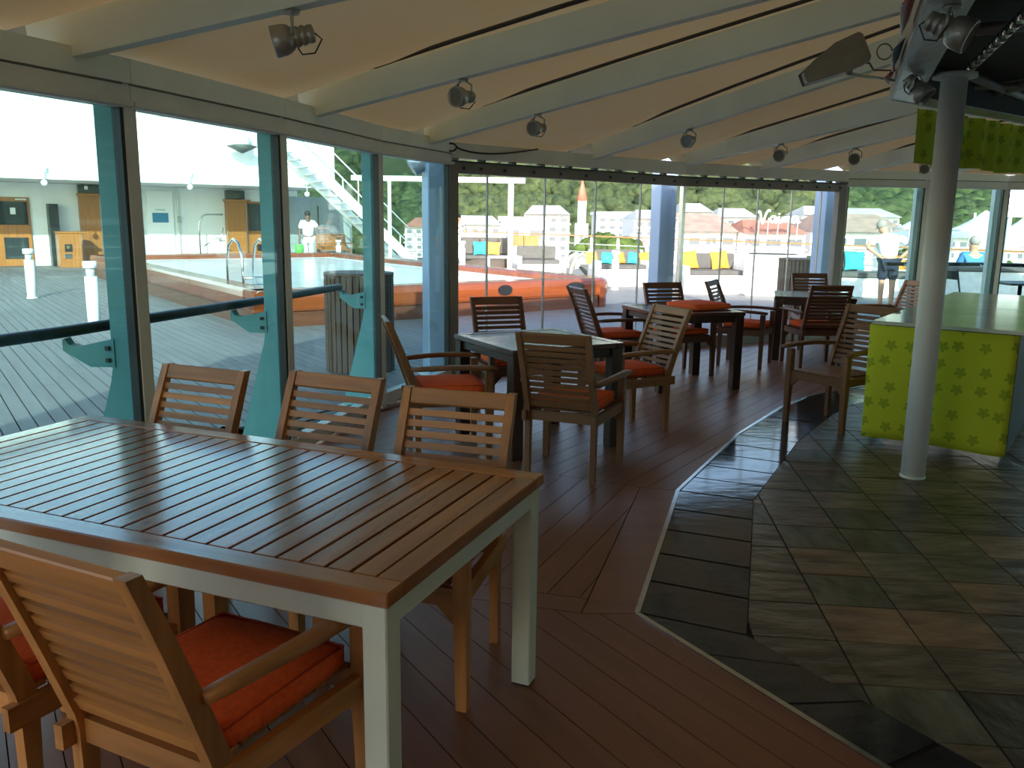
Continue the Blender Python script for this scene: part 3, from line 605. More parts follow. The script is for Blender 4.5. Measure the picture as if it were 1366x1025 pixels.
SP = [(4, 388, (-.9, -.2, -.25), 'largest metal spotlight on the beam nearest the camera, upper left', 1.05), (5, 618, (-.5, -.7, -.1), 'metal spotlight on the second roof beam above the glass wall corner', 1.0), (6, 718, (-.5, -.7, -.1), 'metal spotlight on the third beam, cable loop hanging, above the first clear panes', 1.0),
      (7, 921, (-.5, -.7, -.15), 'spotlight on the fourth beam, above the middle of the clear panes', 1.0), (8, 1043, (-.4, -.7, -.2), 'spotlight on the fifth beam, above the right clear panes', 1.0), (9, 1143, (-.4, -.7, -.2), 'spotlight on the sixth beam, above the corner post', 1.0), (10, 1236, (-.4, -.8, -.2), 'spotlight beside the white pole below the green valance', .9)]
for (bi, x, aim, lab, sz) in SP: spot('spotlight', on_beam(bi, x), aim, lab, sz)
spot('spotlight', at(1226, 98, ZC - .002), (.55, -.55, -.75), 'ribbed spotlight on the metal canopy lip just above the pole', 1.0, 'spotlights on the metal canopy lip', .05)
spot('spotlight', at(1270, 8, ZC - .002), (.75, -.5, -.45), 'large ribbed spotlight on the canopy lip at the top edge', 1.1, 'spotlights on the metal canopy lip', .05)
# flood lamp on its arm
FP = atY(1112, 82, 4.9); fl = empty('flood_lamp', FP); tag(fl, 'beige boxy flood lamp on an arm from the canopy edge, top right', 'lamp')
fx = Vector((-.90, .12, -.42)).normalized(); fy = Vector((0, 0, 1)).cross(fx).normalized(); fz = fx.cross(fy); FM = Matrix((fx, fy, fz)).transposed(); HSG = mat('beige_housing', (.34, .31, .25), .5)
def fsec(x, w, h, dz=0): return [FM @ Vector((x, sx * w, dz + sz * h)) for sx, sz in ((-1, -1), (1, -1), (1, 1), (-1, 1))]
m = MB(); secs = [fsec(-.17, .06, .06), fsec(-.15, .075, .082), fsec(-.02, .08, .082), fsec(.09, .076, .058, -.008), fsec(.18, .068, .034, -.018)]; vs = sum(secs, [])
m.add(vs, [(i * 4 + k, i * 4 + (k + 1) % 4, i * 4 + 4 + (k + 1) % 4, i * 4 + 4 + k) for i in range(4) for k in range(4)] + [(3, 2, 1, 0)]).build('housing', HSG, fl)
m = MB(); m.add(fsec(.165, .064, .03, -.018) + fsec(.17, .064, .03, -.018), [(0, 1, 2, 3), (7, 6, 5, 4), (0, 1, 5, 4), (1, 2, 6, 5), (2, 3, 7, 6), (3, 0, 4, 7)]).build('lens', BLACK, fl)
ar = at(1196, 108, ZC + .03) - FP
MB().tube([FM @ Vector((-.05, 0, -.07)), FM @ Vector((-.06, 0, -.10)), ar], .009, 8).build('arm', WHTG, fl); MB().tube([FM @ Vector((-.12, 0, -.06)), FM @ Vector((-.16, .02, -.09)), ar * .6 + Vector((0, 0, .02)), ar + Vector((0, 0, .06))], .005, 6).build('cable', mat('tan_cable', (.2, .14, .07), .6), fl)
MB().tube([ar * .75 + Vector((.045 * math.cos(t), 0, .14 + .045 * math.sin(t))) for t in [k * .5 for k in range(14)]], .004, 6).build('cable_coil', MATS['tan_cable'], fl)
MB().ball(FM @ Vector((-.055, 0, -.085)), .02, 8, 6).build('swivel', DULL, fl)
# red and blue pennants along the canopy edge
for nm, a, cl_, lab in (('red_pennant', (1218, 8), (.50, .04, .03), 'dark red pennant at the top of the canopy edge'), ('blue_pennant', (1203, 66), (.02, .12, .22), 'dark blue pennant beside the canopy edge'), ('red_pennant', (1193, 95), (.50, .04, .03), 'small dark red pennant at the canopy corner')):
    pz = at(*a, ZC + .06); dd = (xy(K0) - xy(K1)).normalized(); nn = Vector((-dd.y, dd.x, 0)); 
    if nn.x > 0: nn = -nn
    L = .30 if nm == 'blue_pennant' or a[1] < 20 else .13
    pp = [pz - dd * L, pz + dd * L * .9, pz + dd * L + nn * .025 + Vector((0, 0, -.06)), pz - dd * L + nn * .055 + Vector((0, 0, -.06))]
    o = empty(nm, pz); tag(o, lab, 'pennant', 'pennants on the canopy edge')
    MB().extrude([q - pz for q in pp], Vector((0, 0, .006))).build('flap', mat(nm + '_cloth', cl_, .35), o); MB().tube([pp[2] - pz, pp[3] - pz], .005, 6).build('hem', WHT, o)
# black cable along the edge beam over the clear panes
e0 = WL[8] + Vector((.03, -.08, 2.24)); e1_ = WL[8].lerp(W5, .30) + Vector((.05, -.08, 2.26))
pts = [e0 + Vector((.05 * math.cos(t), -.02, .035 * math.sin(t) - .03)) for t in [k * .6 for k in range(22)]] + [e0.lerp(e1_, f) + Vector((0, 0, -.07 * math.sin(math.pi * f ** .7))) for f in [k / 10 for k in range(1, 11)]]
tag(MB().tube(pts, .008, 6).build('power_cable', BLACK), 'black power cable coiled at the wall corner and sagging along the edge beam', 'cable')
# ---------------------------------------------------------------- outside: fins, columns, hand rails, drums
def outward(p): return (xy(p) - CEN).normalized()
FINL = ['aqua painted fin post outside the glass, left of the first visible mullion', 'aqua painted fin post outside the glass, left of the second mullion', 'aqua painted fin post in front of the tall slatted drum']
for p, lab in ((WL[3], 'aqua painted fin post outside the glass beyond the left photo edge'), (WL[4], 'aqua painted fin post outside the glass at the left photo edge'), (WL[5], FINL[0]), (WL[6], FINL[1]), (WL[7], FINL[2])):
    n = outward(p); t = Vector((-n.y, n.x, 0)); o = empty('fin_post', p); tag(o, lab, 'post', 'fin posts outside the glass wall')
    prof = [(.05, 0), (.36, 0), (.34, .12), (.15, .78), (.135, .86), (.135, 2.3), (.05, 2.3)]
    MB().extrude([n * a + t * -.025 + Vector((0, 0, z - .03)) for a, z in prof], t * .05).build('fin', FIN_TINT, o)
    MB().box(n * .2 + Vector((0, 0, -.02)), (.4, .2, .02), rz=math.atan2(n.y, n.x)).build('base_plate', WHT, o)
    br = [n * a + t * -.032 + Vector((0, 0, z + .065)) for a, z in ((.12, .90), (.12, .76), (.24, .76), (.37, .84), (.37, .89), (.36, .90), (.34, .87), (.30, .86))]
    MB().extrude(br, t * .064).build('rail_bracket', FIN_TINT, o)
    for z in (.86, .92): MB().box(n * .15 + t * .036 + Vector((0, 0, z)), (.02, .02, .02)).build('bolt', BLACK, o)
hr = [WL[2] + outward(WL[2]) * .33, WL[3] + outward(WL[3]) * .33, WL[4] + outward(WL[4]) * .37, WL[5] + outward(WL[5]) * .37, WL[6] + outward(WL[6]) * .37, WL[7] + outward(WL[7]) * .37 + (WL[7] - WL[6]).normalized() * -.05]
tag(MB().tube([p + Vector((0, 0, .995)) for p in hr], .030, 10).build('hand_rail', mat('dark_rail', (.02, .022, .022), .35)), 'black tubular hand rail outside the left glass wall', 'hand rail')
hr = [p + Vector((0, .45, 1.0)) for p in WR[:5]]; hr[0] = hr[0] + Vector((.85, .0, 0))
h2 = empty('hand_rail', hr[0]); tag(h2, 'black tubular hand rail outside the right windows, beside the man', 'hand rail'); MB().tube([p - hr[0] for p in hr], .028, 10).build('tube', MATS['dark_rail'], h2)
for p in hr[1:]: MB().tube([p - hr[0], p - hr[0] + Vector((0, -.05, -.02)), p - hr[0] + Vector((0, -.30, -.06))], .014, 6).build('rail_bracket', WHT, h2)
for p in hr[1:4]:
    o = empty('fin_post', (p.x, p.y - .30, 0)); tag(o, {0: 'white steel post outside, between the standing man and the white pole', 1: 'white steel post outside, at the second right window joint', 2: 'white steel post outside, beyond the right photo edge'}[hr.index(p) - 1], 'post', 'posts outside the right windows'); MB().box((0, 0, 1.15), (.16, .10, 2.35)).build('shaft', WHT, o); MB().box((0, 0, -.02), (.24, .18, .02)).build('base_plate', WHT, o)
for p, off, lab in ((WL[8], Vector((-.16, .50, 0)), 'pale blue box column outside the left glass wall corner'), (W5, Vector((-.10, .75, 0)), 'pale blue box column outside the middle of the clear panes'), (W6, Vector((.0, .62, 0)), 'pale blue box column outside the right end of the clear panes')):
    o = empty('box_column', p + off, ); o.rotation_euler = (0, 0, .35); tag(o, lab, 'column', 'box columns holding the roof edge')
    MB().box((0, 0, 1.2), (.24, .26, 2.46), bev=.01).build('shaft', COLUMN_SHADE, o); MB().box((0, 0, -.02), (.34, .36, .02)).build('base_plate', WHT, o)
    for z in (.95, 1.05, 1.95, 2.05): MB().box((.05, -.135, z), (.02, .012, .02)).build('bolt', DULL, o)
DRUM = wood('drum_slat', (.10, .062, .038), .55, 2, .2)
def drum(c, r, h, lab):
    o = empty('planter_drum', c); tag(o, lab, 'planter', 'slatted wooden drums on the deck'); MB().lathe([(r - .03, .0), (r - .03, h - .02)], n=28).build('core', SEAM, o)
    n = 34; me = MB().box((0, 0, 0), (2 * math.pi * r / n - .012, .03, h - .02)).mesh('slat', DRUM)
    for i in range(n): a = 2 * math.pi * i / n; inst('slat', me, o, (r * math.cos(a), r * math.sin(a), h / 2), a + math.pi / 2)
    MB().lathe([(r + .02, h - .02), (r + .02, h + .01), (r - .05, h + .01)], n=28).build('rim', DRUM, o)
drum(Vector((-1.62, 9.0, -.03)), .345, 1.02, 'dark round slatted wooden drum standing outside the left glass wall')
drum(Vector((4.86, 14.6, -.03)), .345, 1.0, 'brown round slatted wooden drum outside the right clear panes')
# ---------------------------------------------------------------- pool with varnished rim
POOLW = wood('pool_varnish', (.21, .05, .013), .25, 0, .25, .5, 5); POOLD = wood('pool_varnish_low', (.10, .035, .018), .4, 0, .25, 0, 5)
pool = empty('pool', O, SA); tag(pool, 'raised deck pool with varnished orange wooden surround', 'pool')
PU, PV = 6.9, 12.6
def rimseg(a, b, name, nrm):                                # rounded rim profile swept from a to b; nrm points into the pool
    a, b = Vector(a), Vector(b); nrm = Vector(nrm); pr = [(0.02, .20), (0, .24), (0, .40), (.03, .47), (.10, .51), (.42, .51), (.47, .48), (.47, .30)]; n = len(pr)
    vs = [a + nrm * x + Vector((0, 0, z)) for x, z in pr] + [b + nrm * x + Vector((0, 0, z)) for x, z in pr]
    MB().add(vs, [(i, i + 1, n + i + 1, n + i) for i in range(n - 1)] + [tuple(range(n)), tuple(range(2 * n - 1, n - 1, -1))]).build(name, POOLW, pool)
    d = (b - a).normalized()
    MB().extrude([a + nrm * .03 + d * 0 + Vector((0, 0, -.03)), a + nrm * .06 + Vector((0, 0, .24)), a + nrm * .4 + Vector((0, 0, .24)), a + nrm * .4 + Vector((0, 0, -.03))], b - a).build('skirt', POOLD, pool)
rimseg((0, 0, 0), (PU - .4, 0, 0), 'rim_board', (0, 1, 0)); rimseg((0, PV, 0), (0, 0, 0), 'rim_board', (1, 0, 0)); rimseg((PU, .4, 0), (PU, PV, 0), 'rim_board', (-1, 0, 0)); rimseg((PU, PV, 0), (0, PV, 0), 'rim_board', (0, -1, 0))
m = MB(); pr = [(0.02, -.03), (0.02, .20), (0, .24), (0, .40), (.03, .47), (.10, .51), (.40, .51)]; vs = []; NA = 8
for k in range(NA + 1):
    a = -math.pi / 2 + math.pi / 2 * k / NA; c = Vector((PU - .4, .4, 0)); dr = Vector((math.cos(a), math.sin(a), 0)); vs += [c + dr * (.4 - x) + Vector((0, 0, z)) for x, z in pr]
n = len(pr); m.add(vs, [(k * n + i, k * n + i + 1, (k + 1) * n + i + 1, (k + 1) * n + i) for k in range(NA) for i in range(n - 1)], True).build('rim_corner', POOLW, pool)
for (x, w) in ((4.35, .30), (5.9, .42)):
    MB().lathe([(.12, 0), (.12, .012)], n=16, M=Matrix(((w / .24, 0, 0), (0, 0, -1), (0, .75, 0)))).build('scupper', BLACK, pool).location = (x, .0, .37)
COP = mat('pool_coping', (.72, .74, .72), .5); WATER = mat('pool_water', (.88, .94, .94), .15, 0, .06, 1.5, None, .05)
MB().box((PU / 2, PV / 2, .28), (PU - .9, PV - .9, .2)).build('coping', COP, pool); MB().box((PU / 2, PV / 2, .37), (PU - 1.7, PV - 1.7, .03)).build('water', WATER, pool)
def at_v(x, y, v): return onplane(x, y, V, O.dot(V) + v)
lad = empty('pool_ladder', at(329, 384, .385)); tag(lad, 'chrome pool ladder with two curved grab rails at the far pool edge', 'ladder')
for dx in (-.22, .22): MB().tube([U * dx + V * q + Vector((0, 0, z)) for q, z in ((-.55, .0), (-.5, .55), (-.35, .75), (-.1, .8), (.15, .7), (.25, .45), (.27, -.02))], .022, 8).build('grab_rail', STEEL, lad)
for z in (.08, .2): MB().tube([U * -.22 + V * -.54 + Vector((0, 0, z)), U * .22 + V * -.54 + Vector((0, 0, z))], .018, 6).build('rung', STEEL, lad)
# bollard lamps
BOLW = mat('bollard_white', (.85, .86, .85), .4); BOLG = mat('bollard_glass', (.55, .6, .6), .1)
def bollard(p, h, lab):
    o = empty('bollard_lamp', (p.x, p.y, -.03)); tag(o, lab, 'bollard', 'white bollard lamps on the deck')
    MB().lathe([(.085, 0), (.085, h * .78)], n=18).build('shaft', BOLW, o); MB().lathe([(.06, h * .78), (.06, h * .91)], n=14).build('lens', BOLG, o); MB().lathe([(.095, h * .91), (.095, h), (.08, h + .012)], n=18).build('cap', BOLW, o); MB().lathe([(.10, 0), (.10, .02)], n=18).build('base', WHTG, o)
bollard(at(43, 396), .92, 'white bollard lamp on the deck beside the leftmost wooden door'); bollard(at(126, 433), .92, 'white bollard lamp nearer the glass, left of the first fin post')
bollard(at(617, 361), .9, 'white bollard lamp at the foot of the person in the patterned shirt'); bollard(at_v(452, 347, 15.6), .8, 'white bollard lamp in front of the slatted wooden bench')
bollard(at(820, 385), .9, 'white bollard lamp by the striped cushions')
# ---------------------------------------------------------------- white superstructure beyond the pool
SUP = mat('ship_white', (.86, .87, .86), .45, 0, .03, 2); ORW = wood('cabin_wood', (.38, .145, .03), .4, 2, .2, .2); DGL = mat('dark_cabin_glass', (.03, .04, .04), .12)
sup = struct(empty('wall_ship', S(0, 18, 0), SA)); WV = 18.0
MB().box((-3.2, .15, 1.2), (22, .3, 2.5)).build('lower_wall', SUP, sup); MB().box((-3.2, -1.5, 4.63), (22, 3.6, 4.34)).build('upper_deck', SUP, sup); MB().box((-3.2, -3.32, 2.53), (22.02, .06, .14)).build('deck_lip', WHTG, sup)
for i in range(5): MB().box((-11.0 + i * 3.4, -3.31, 4.5 + .2 * (i % 2)), (.5, .06, .35)).build('vent_panel', WHTG, sup)
for z in (3.9, 5.3): MB().box((-3.2, -3.312, z), (22, .03, .03)).build('panel_seam', WHTG, sup)
def wp(x, y, off=0.0):
    p = at_v(x, y, WV - off) - S(0, WV); return p.dot(U), -off, p.z
def wall_box(name, m, x0, y0, x1, y1, dep, parent, off=0.0):
    a = wp(x0, y0, off); b = wp(x1, y1, off); return MB().box(((a[0] + b[0]) / 2, -off - dep / 2, (a[2] + b[2]) / 2), (abs(b[0] - a[0]), dep, abs(a[2] - b[2])), bev=.01).build(name, m, parent)
def wthing(name, x, y, lab, cat, group=None):
    a = wp(x, y); o = empty(name, S(a[0], WV, 0), SA); tag(o, lab, cat, group); o['u0'] = a[0]; return o
def wbox(o, name, m, x0, y0, x1, y1, dep, off=0.0, floor_=False, par=None):
    a = wp(x0, y0, off); b = wp(x1, y1, off); z0, z1 = (min(a[2], b[2]), max(a[2], b[2])); z0 = -.03 if floor_ else z0
    return MB().box(((a[0] + b[0]) / 2 - o['u0'], -off - dep / 2, (z0 + z1) / 2), (abs(b[0] - a[0]), dep, z1 - z0), bev=.008).build(name, m, par or o)
o = wthing('cabin_door', 20, 350, 'wood-framed cabin doorway with dark panes at the far left', 'door'); wbox(o, 'door_frame', ORW, -30, 262, 46, 354, .08, 0, True); wbox(o, 'pane', DGL, -22, 268, 38, 300, .03, .08); wbox(o, 'pane', DGL, 5, 317, 40, 345, .03, .08); wbox(o, 'notice', WHT, 13, 277, 21, 286, .01, .11); wbox(o, 'name_plate', WHT, 20, 265, 35, 267, .01, .11)
o = wthing('dark_cabinet', 70, 355, 'tall black cabinet against the white ship wall', 'cabinet'); wbox(o, 'body', BLACK, 61, 272, 81, 356, .5, .05, True); dr = wbox(o, 'door', DGL, 64, 276, 79, 350, .02, .55); wbox(o, 'handle', STEEL, 77, 310, 78.5, 318, .03, .57, par=dr)
o = wthing('wooden_podium', 90, 357, 'orange wooden podium with round emblem beside the black cabinet', 'podium'); wbox(o, 'body', ORW, 73, 310, 107, 358, .6, .9, True); wbox(o, 'top', ORW, 72, 308.5, 108, 311, .66, .87); wbox(o, 'emblem', BLACK, 86, 326, 97, 336, .02, 1.5); wbox(o, 'emblem_mark', mat('gold', (.6, .42, .1), .3, 1), 89, 328, 93, 332, .01, 1.52); wbox(o, 'plate', STEEL, 86, 339, 97, 345, .02, 1.5)
o = wthing('wooden_locker', 120, 350, 'tall orange wooden locker door beside the podium', 'locker'); wbox(o, 'panel', ORW, 103, 260, 137, 352, .25, .02, True); wbox(o, 'header', DGL, 102, 247, 136, 259, .2, .02); wbox(o, 'frame', ORW, 101, 258, 139, 262, .28, .02); wbox(o, 'round_light', BOLW, 112, 248, 117, 253, .06, .22); wbox(o, 'handle', STEEL, 108, 305, 110, 312, .03, .27)
o = wthing('white_door', 215, 350, 'white door with a blue sign in the ship wall', 'door'); lf = wbox(o, 'leaf', SUP, 194, 254, 235, 351, .06, .02, True); wbox(o, 'frame', WHTG, 187, 250, 193, 351, .08, .02, True); wbox(o, 'frame', WHTG, 236, 250, 240, 351, .08, .02, True); wbox(o, 'blue_sign', mat('sign_blue', (.05, .22, .38), .5), 203, 284, 225, 297, .01, .08, par=lf); wbox(o, 'sign_strip', mat('sign_grey', (.45, .5, .5), .5), 207, 279, 220, 281, .01, .08, par=lf); wbox(o, 'handle', DULL, 236, 289, 241, 297, .05, .10, par=lf)
o = wthing('wall_bench', 275, 348, 'low pale wooden bench board along the white ship wall', 'bench'); wbox(o, 'seat', ORW, 241, 338, 303, 341, .4, .02); wbox(o, 'front', mat('pale_wood', (.72, .55, .35), .5), 241, 341, 303, 350, .36, .02, True)
o = wthing('wooden_locker', 313, 350, 'orange wooden locker door right of the shower rail', 'locker'); wbox(o, 'panel', ORW, 299, 268, 328, 351, .25, .02, True); wbox(o, 'header', DGL, 299, 254, 324, 266, .2, .02); wbox(o, 'frame', ORW, 297, 266, 331, 270, .28, .02); wbox(o, 'handle', STEEL, 303, 308, 305, 315, .03, .27)
o = wthing('cabin_window', 340, 320, 'dark cabin window behind the second fin post', 'window'); wbox(o, 'frame', ORW, 329, 269, 352, 351, .06, .02, True); wbox(o, 'pane', DGL, 331, 272, 348, 308, .03, .08); wbox(o, 'emblem', BLACK, 343, 326, 349, 335, .02, .08)
o = wthing('cabin_recess', 425, 340, 'grey shaded cabin recess beneath the white stairs', 'recess'); wbox(o, 'panel', mat('grey_panel', (.30, .34, .33), .6), 380, 262, 470, 349, .04, .02, True); wbox(o, 'jamb', DGL, 423, 275, 426, 340, .06, .06)
sh = empty('shower_rail', S(*wp(268, 346, .9)[:1], WV - .9), SA); tag(sh, 'curved steel shower rail standing against the white wall', 'rail')
a = wp(268, 346, .9)[0]; b = wp(300, 346, .9)[0] - a
MB().tube([(0, 0, -.03), (0, 0, 1.3), (.12, 0, 1.52), (.25, 0, 1.58), (b, 0, 1.58)], .025, 8).build('tube', STEEL, sh); MB().tube([(.12, 0, .55), (.4, -.05, .75), (.7, -.1, .9), (.75, -.1, 1.15)], .02, 8).build('shower_arm', STEEL, sh); MB().lathe([(.10, 0), (.10, .03)], (.72, -.1, .72), 12).build('shower_head', STEEL, sh); MB().tube([(b, 0, 1.58), (b, .85, 1.58)], .025, 8).build('stay', STEEL, sh)
def wall_lamp(x, y, lab):
    p = at_v(x, y, 14.62); o = empty('wall_lamp', p, SA); tag(o, lab, 'lamp', 'round white lamps under the upper deck edge'); MB().ball((0, -.1, -.08), .085, 12, 8).build('globe', BOLW, o); MB().tube([(0, 0, .22), (0, -.1, .18), (0, -.1, 0)], .02, 6).build('stem', WHTG, o); MB().box((.0, -.05, .30), (.14, .1, .16)).build('mount_box', WHTG, o)
wall_lamp(58, 240, 'round lamp under the upper deck above the black cabinet'); wall_lamp(252, 246, 'round lamp under the upper deck above the shower rail'); wall_lamp(408, 256, 'lamp under the upper deck above the crew member in white')
o = empty('deck_speaker', at_v(315, 195, 14.6), SA); tag(o, 'grey deck loudspeaker hanging from the white upper deck', 'speaker'); MB().lathe([(.09, .55), (.17, .5), (.2, .2), (.26, 0)], (0, -.55, 0), 14).build('horn', SUP, o); MB().lathe([(.2, .02), (.46, -.04), (.03, -.24)], (0, -.55, 0), 16).build('bell', mat('bell_dark', (.07, .08, .075), .5), o); MB().tube([(0, .07, .3), (0, -.55, .3)], .03, 6).build('bracket', SUP, o)
# stairs climbing to the upper deck
st = empty('ship_stairs', (0, 0, 0)); tag(st, 'white outdoor ship stairs with rails climbing left to the upper deck', 'stairs')
SV = 13.35; b0 = at_v(556, 352, SV); b0 = Vector((b0.x, b0.y, -.03)); t0 = at_v(392, 196, SV); rise = t0.z - b0.z; run = (xy(t0) - xy(b0)); NSt = 17; WD = 1.15
for sd in (0, 1):
    q = V * (WD * sd); MB().bar(b0 + q, t0 + q, .06, .30).build('stringer', SUP, st)
    for f in range(0, 9, 2): p = b0.lerp(t0, f / 8) + q; MB().tube([p, p + Vector((0, 0, 1.0))], .022, 6).build('rail_post', SUP, st)
    for h in (.5, 1.0): MB().tube([b0 + q + Vector((0, 0, h)), t0 + q + Vector((0, 0, h))], .022, 6).build('rail', SUP, st)
    MB().tube([t0 + q + Vector((0, 0, 1.0)), t0 + q + Vector((0, 0, 1.0)) + run.normalized() * .7, t0 + q + run.normalized() * .7], .022, 6).build('rail', SUP, st)
tr = MB().box((0, 0, 0), (.26, WD, .04)).mesh('tread', SUP)
for i in range(NSt): p = b0.lerp(t0, (i + .5) / NSt) + V * WD / 2; inst('tread', tr, st, p, SA)
wb_ = empty('slatted_bench', at_v(446, 348, 16.9), SA); tag(wb_, 'orange slatted wooden deck bench behind the crew member in white', 'bench')
for i in range(6): MB().box((0, .2 + .03 * i, .45 + .09 * i), (1.15, .025, .07)).build('back_slat', ORW, wb_)
for i in range(4): MB().box((0, -.25 + .12 * i, .40), (1.15, .09, .03)).build('seat_slat', ORW, wb_)
for x in (-.52, .52):
    MB().box((x, -.25, .2), (.05, .05, .42)).build('leg', ORW, wb_); MB().box((x, .25, .45), (.05, .05, .95)).build('leg', ORW, wb_); MB().box((x, 0, .62), (.05, .5, .04)).build('armrest', ORW, wb_)
fl2 = empty('flood_lamp', atY(566, 214, 8.75)); tag(fl2, 'grey cylindrical flood lamp outside the last left glass panel', 'lamp'); MB().lathe([(.07, -.16), (.085, -.14), (.085, .14), (.095, .15)], n=16, M=Vector((-.8, -.2, -.55)).to_track_quat('Z', 'Y').to_matrix()).build('housing', mat('lamp_grey', (.35, .38, .42), .4), fl2); MB().tube([(0, 0, 0), (.02, 0, .12), WL[8] + Vector((-.16, .5, 2.3)) - fl2.location], .015, 6).build('bracket', DULL, fl2)
# ---------------------------------------------------------------- deck furniture and railing on the far side
RATT = mat('rattan', (.08, .062, .05), .7, 0, .25, 40, (1, 1, 3), .3); GREYC = mat('grey_cushion', (.10, .095, .09), .85)
YEL = mat('yellow_cloth', (.55, .34, .06), .8); ORC = mat('amber_cloth', (.55, .24, .03), .8); TEALC = mat('turquoise_cloth', (.03, .34, .38), .8); BRN = mat('brown_cloth', (.16, .12, .10), .8)
def pillow(p, rz, m, lab, s=.42, tilt=.3):
    o = MB(); N = 8; Mx = Matrix.Rotation(rz, 3, 'Z') @ Matrix.Rotation(-tilt, 3, 'X') @ Matrix.Rotation(.12 * math.sin(p[0] * 9), 3, 'Y'); s *= .88
    for sg in (1, -1):
        vs = []
        for j in range(N + 1):
            for i in range(N + 1): x = -1 + 2 * i / N; y = -1 + 2 * j / N; vs.append(Mx @ Vector((x * s / 2 * (1 - .10 * (1 - y * y)), sg * .07 * ((1 - x * x) * (1 - y * y)) ** .5, (y * (1 - .10 * (1 - x * x)) + 1) * s / 2)))
        o.add(vs, [(j * (N + 1) + i, j * (N + 1) + i + 1, (j + 1) * (N + 1) + i + 1, (j + 1) * (N + 1) + i) for j in range(N) for i in range(N)], True)
    q = o.build('throw_pillow', m); q.location = p; tag(q, lab, 'pillow', 'bright throw pillows on the deck sofas'); return q
so = empty('rattan_sofa', at(653, 360) + Vector((0, .5, -.03)), .12); tag(so, 'brown round-backed rattan sofa by the railing beyond the pool', 'sofa')
m = MB(); vs = []; NA = 14
for k in range(NA + 1):
    a = math.pi * (1.0 + k / NA) ; 
    for r, z in ((.98, 0), (1.0, .34), (.55, .34)): vs.append((r * .92 * math.cos(a), r * .55 * math.sin(a) + .1, z))
m.add(vs, [(k * 3 + i, k * 3 + i + 1, k * 3 + i + 4, k * 3 + i + 3) for k in range(NA) for i in range(2)], True); m.box((0, .2, .17), (1.7, .5, .33)).build('base', RATT, so)
MB().box((0, .0, .40), (1.6, .75, .12), bev=.03).build('seat_pad', GREYC, so)
for x in (-.6, 0, .6): MB().box((x, .38, .72), (.58, .16, .5), bev=.04).build('back_cushion', GREYC, so)
MB().box((0, .5, .5), (1.8, .1, 1.0), bev=.03).build('backrest', RATT, so)
pillow(at(640, 360) + Vector((0, .42, .44)), .25, TEALC, 'turquoise pillow on the round rattan sofa', .5); pillow(at(657, 360) + Vector((0, .45, .44)), -.1, YEL, 'yellow pillow on the round rattan sofa', .48)
WB = mat('white_block', (.84, .84, .83), .5)
def block_sofa(x0, x1, yb, rz, lab, dpt=.85, h=.42, bh=.45, arm=True):
    a, b = at(x0, yb), at(x1, yb); w = (b - a).length; c = (a + b) / 2; ang = math.atan2((b - a).y, (b - a).x) + rz; o = empty('white_sofa', (c.x, c.y, -.03), ang); tag(o, lab, 'sofa', 'white block sofas along the railing')
    MB().box((0, dpt / 2, h / 2), (w, dpt, h), bev=.01).build('base', WB, o); MB().box((0, dpt * .42, h + .05), (w - .1, dpt * .75, .10), bev=.02).build('seat_pad', GREYC, o); MB().box((0, dpt - .08, h / 2 + bh / 2), (w, .16, h + bh), bev=.01).build('backrest', WB, o)
    MB().box((0, dpt - .22, h + .28), (w - .2, .12, .36), bev=.03).build('back_cushion', GREYC, o)
    if arm:
        for sx in (-1, 1): MB().box((sx * (w / 2 - .06), dpt / 2, (h + .2) / 2), (.12, dpt, h + .2), bev=.01).build('armrest', WB, o)
    return o, ang
o, a1 = block_sofa(690, 752, 372, 0, 'white block sofa by the railing, left of the grey covered lounger'); o, a2 = block_sofa(795, 868, 381, 0, 'white block sofa with striped amber and turquoise pillows')
o, a3 = block_sofa(912, 1000, 391, 0, 'white block sofa with two amber pillows behind the clear right panes', 1.0)
def sofa_pillows(o, ang, xs, cols, labs, d, h=.53, s=.36):
    for x, c, l in zip(xs, cols, labs):
        pp = o.location + Matrix.Rotation(ang, 3, 'Z') @ Vector((x, d, h)); pillow(pp, ang, c, l, s)
so2 = [q for q in bpy.data.objects if q.name.startswith('white_sofa') and 'striped' in q['label']][0]
sofa_pillows(so2, a2, (-.66, -.30, .04, .38, .72), (YEL, TEALC, ORC, TEALC, ORC), ('yellow pillow at the left end of the striped pillow row', 'turquoise pillow second from the left in the pillow row', 'amber pillow in the middle of the pillow row', 'turquoise pillow fourth in the pillow row', 'amber pillow at the right end of the pillow row'), .5)
sofa_pillows(o, a3, (-.42, .32), (ORC, ORC), ('amber pillow left on the sofa behind the clear right panes', 'amber pillow half hidden behind the white planter box'), .62, .52, .5)
pillow(at(692, 350) + Vector((0, 1.3, .5)), 0, YEL, 'pale yellow pillow on the far left white sofa', .4)
px = empty('white_planter', at(1000, 392) + Vector((.45, -.35, -.03)), -.1); tag(px, 'white square planter box outside the clear right panes', 'planter'); MB().box((0, .45, .45), (1.25, .8, .9), bev=.015).build('box', WB, px); MB().box((0, .45, .905), (1.0, .6, .02)).build('soil', SEAM, px)
ct = empty('side_table', at(670, 373) + Vector((-.1, -.1, -.03))); tag(ct, 'white side table beside the rattan sofa', 'table'); MB().box((0, 0, .62), (.6, .55, .05)).build('top', WB, ct)
for x in (-.26, .26):
    for y in (-.23, .23): MB().box((x, y, .3), (.06, .06, .6)).build('leg', WB, ct)
oc = empty('orange_crate', at(706, 366) + Vector((-.15, 2.0, -.03))); tag(oc, 'tall orange wooden locker at the railing behind the side table', 'locker'); MB().box((0, 0, .55), (.9, .4, 1.1), bev=.01).build('body', ORW, oc); MB().box((0, -.205, .55), (.02, .02, 1.05)).build('door_gap', SEAM, oc); MB().box((.06, -.21, .6), (.03, .03, .1)).build('handle', STEEL, oc)
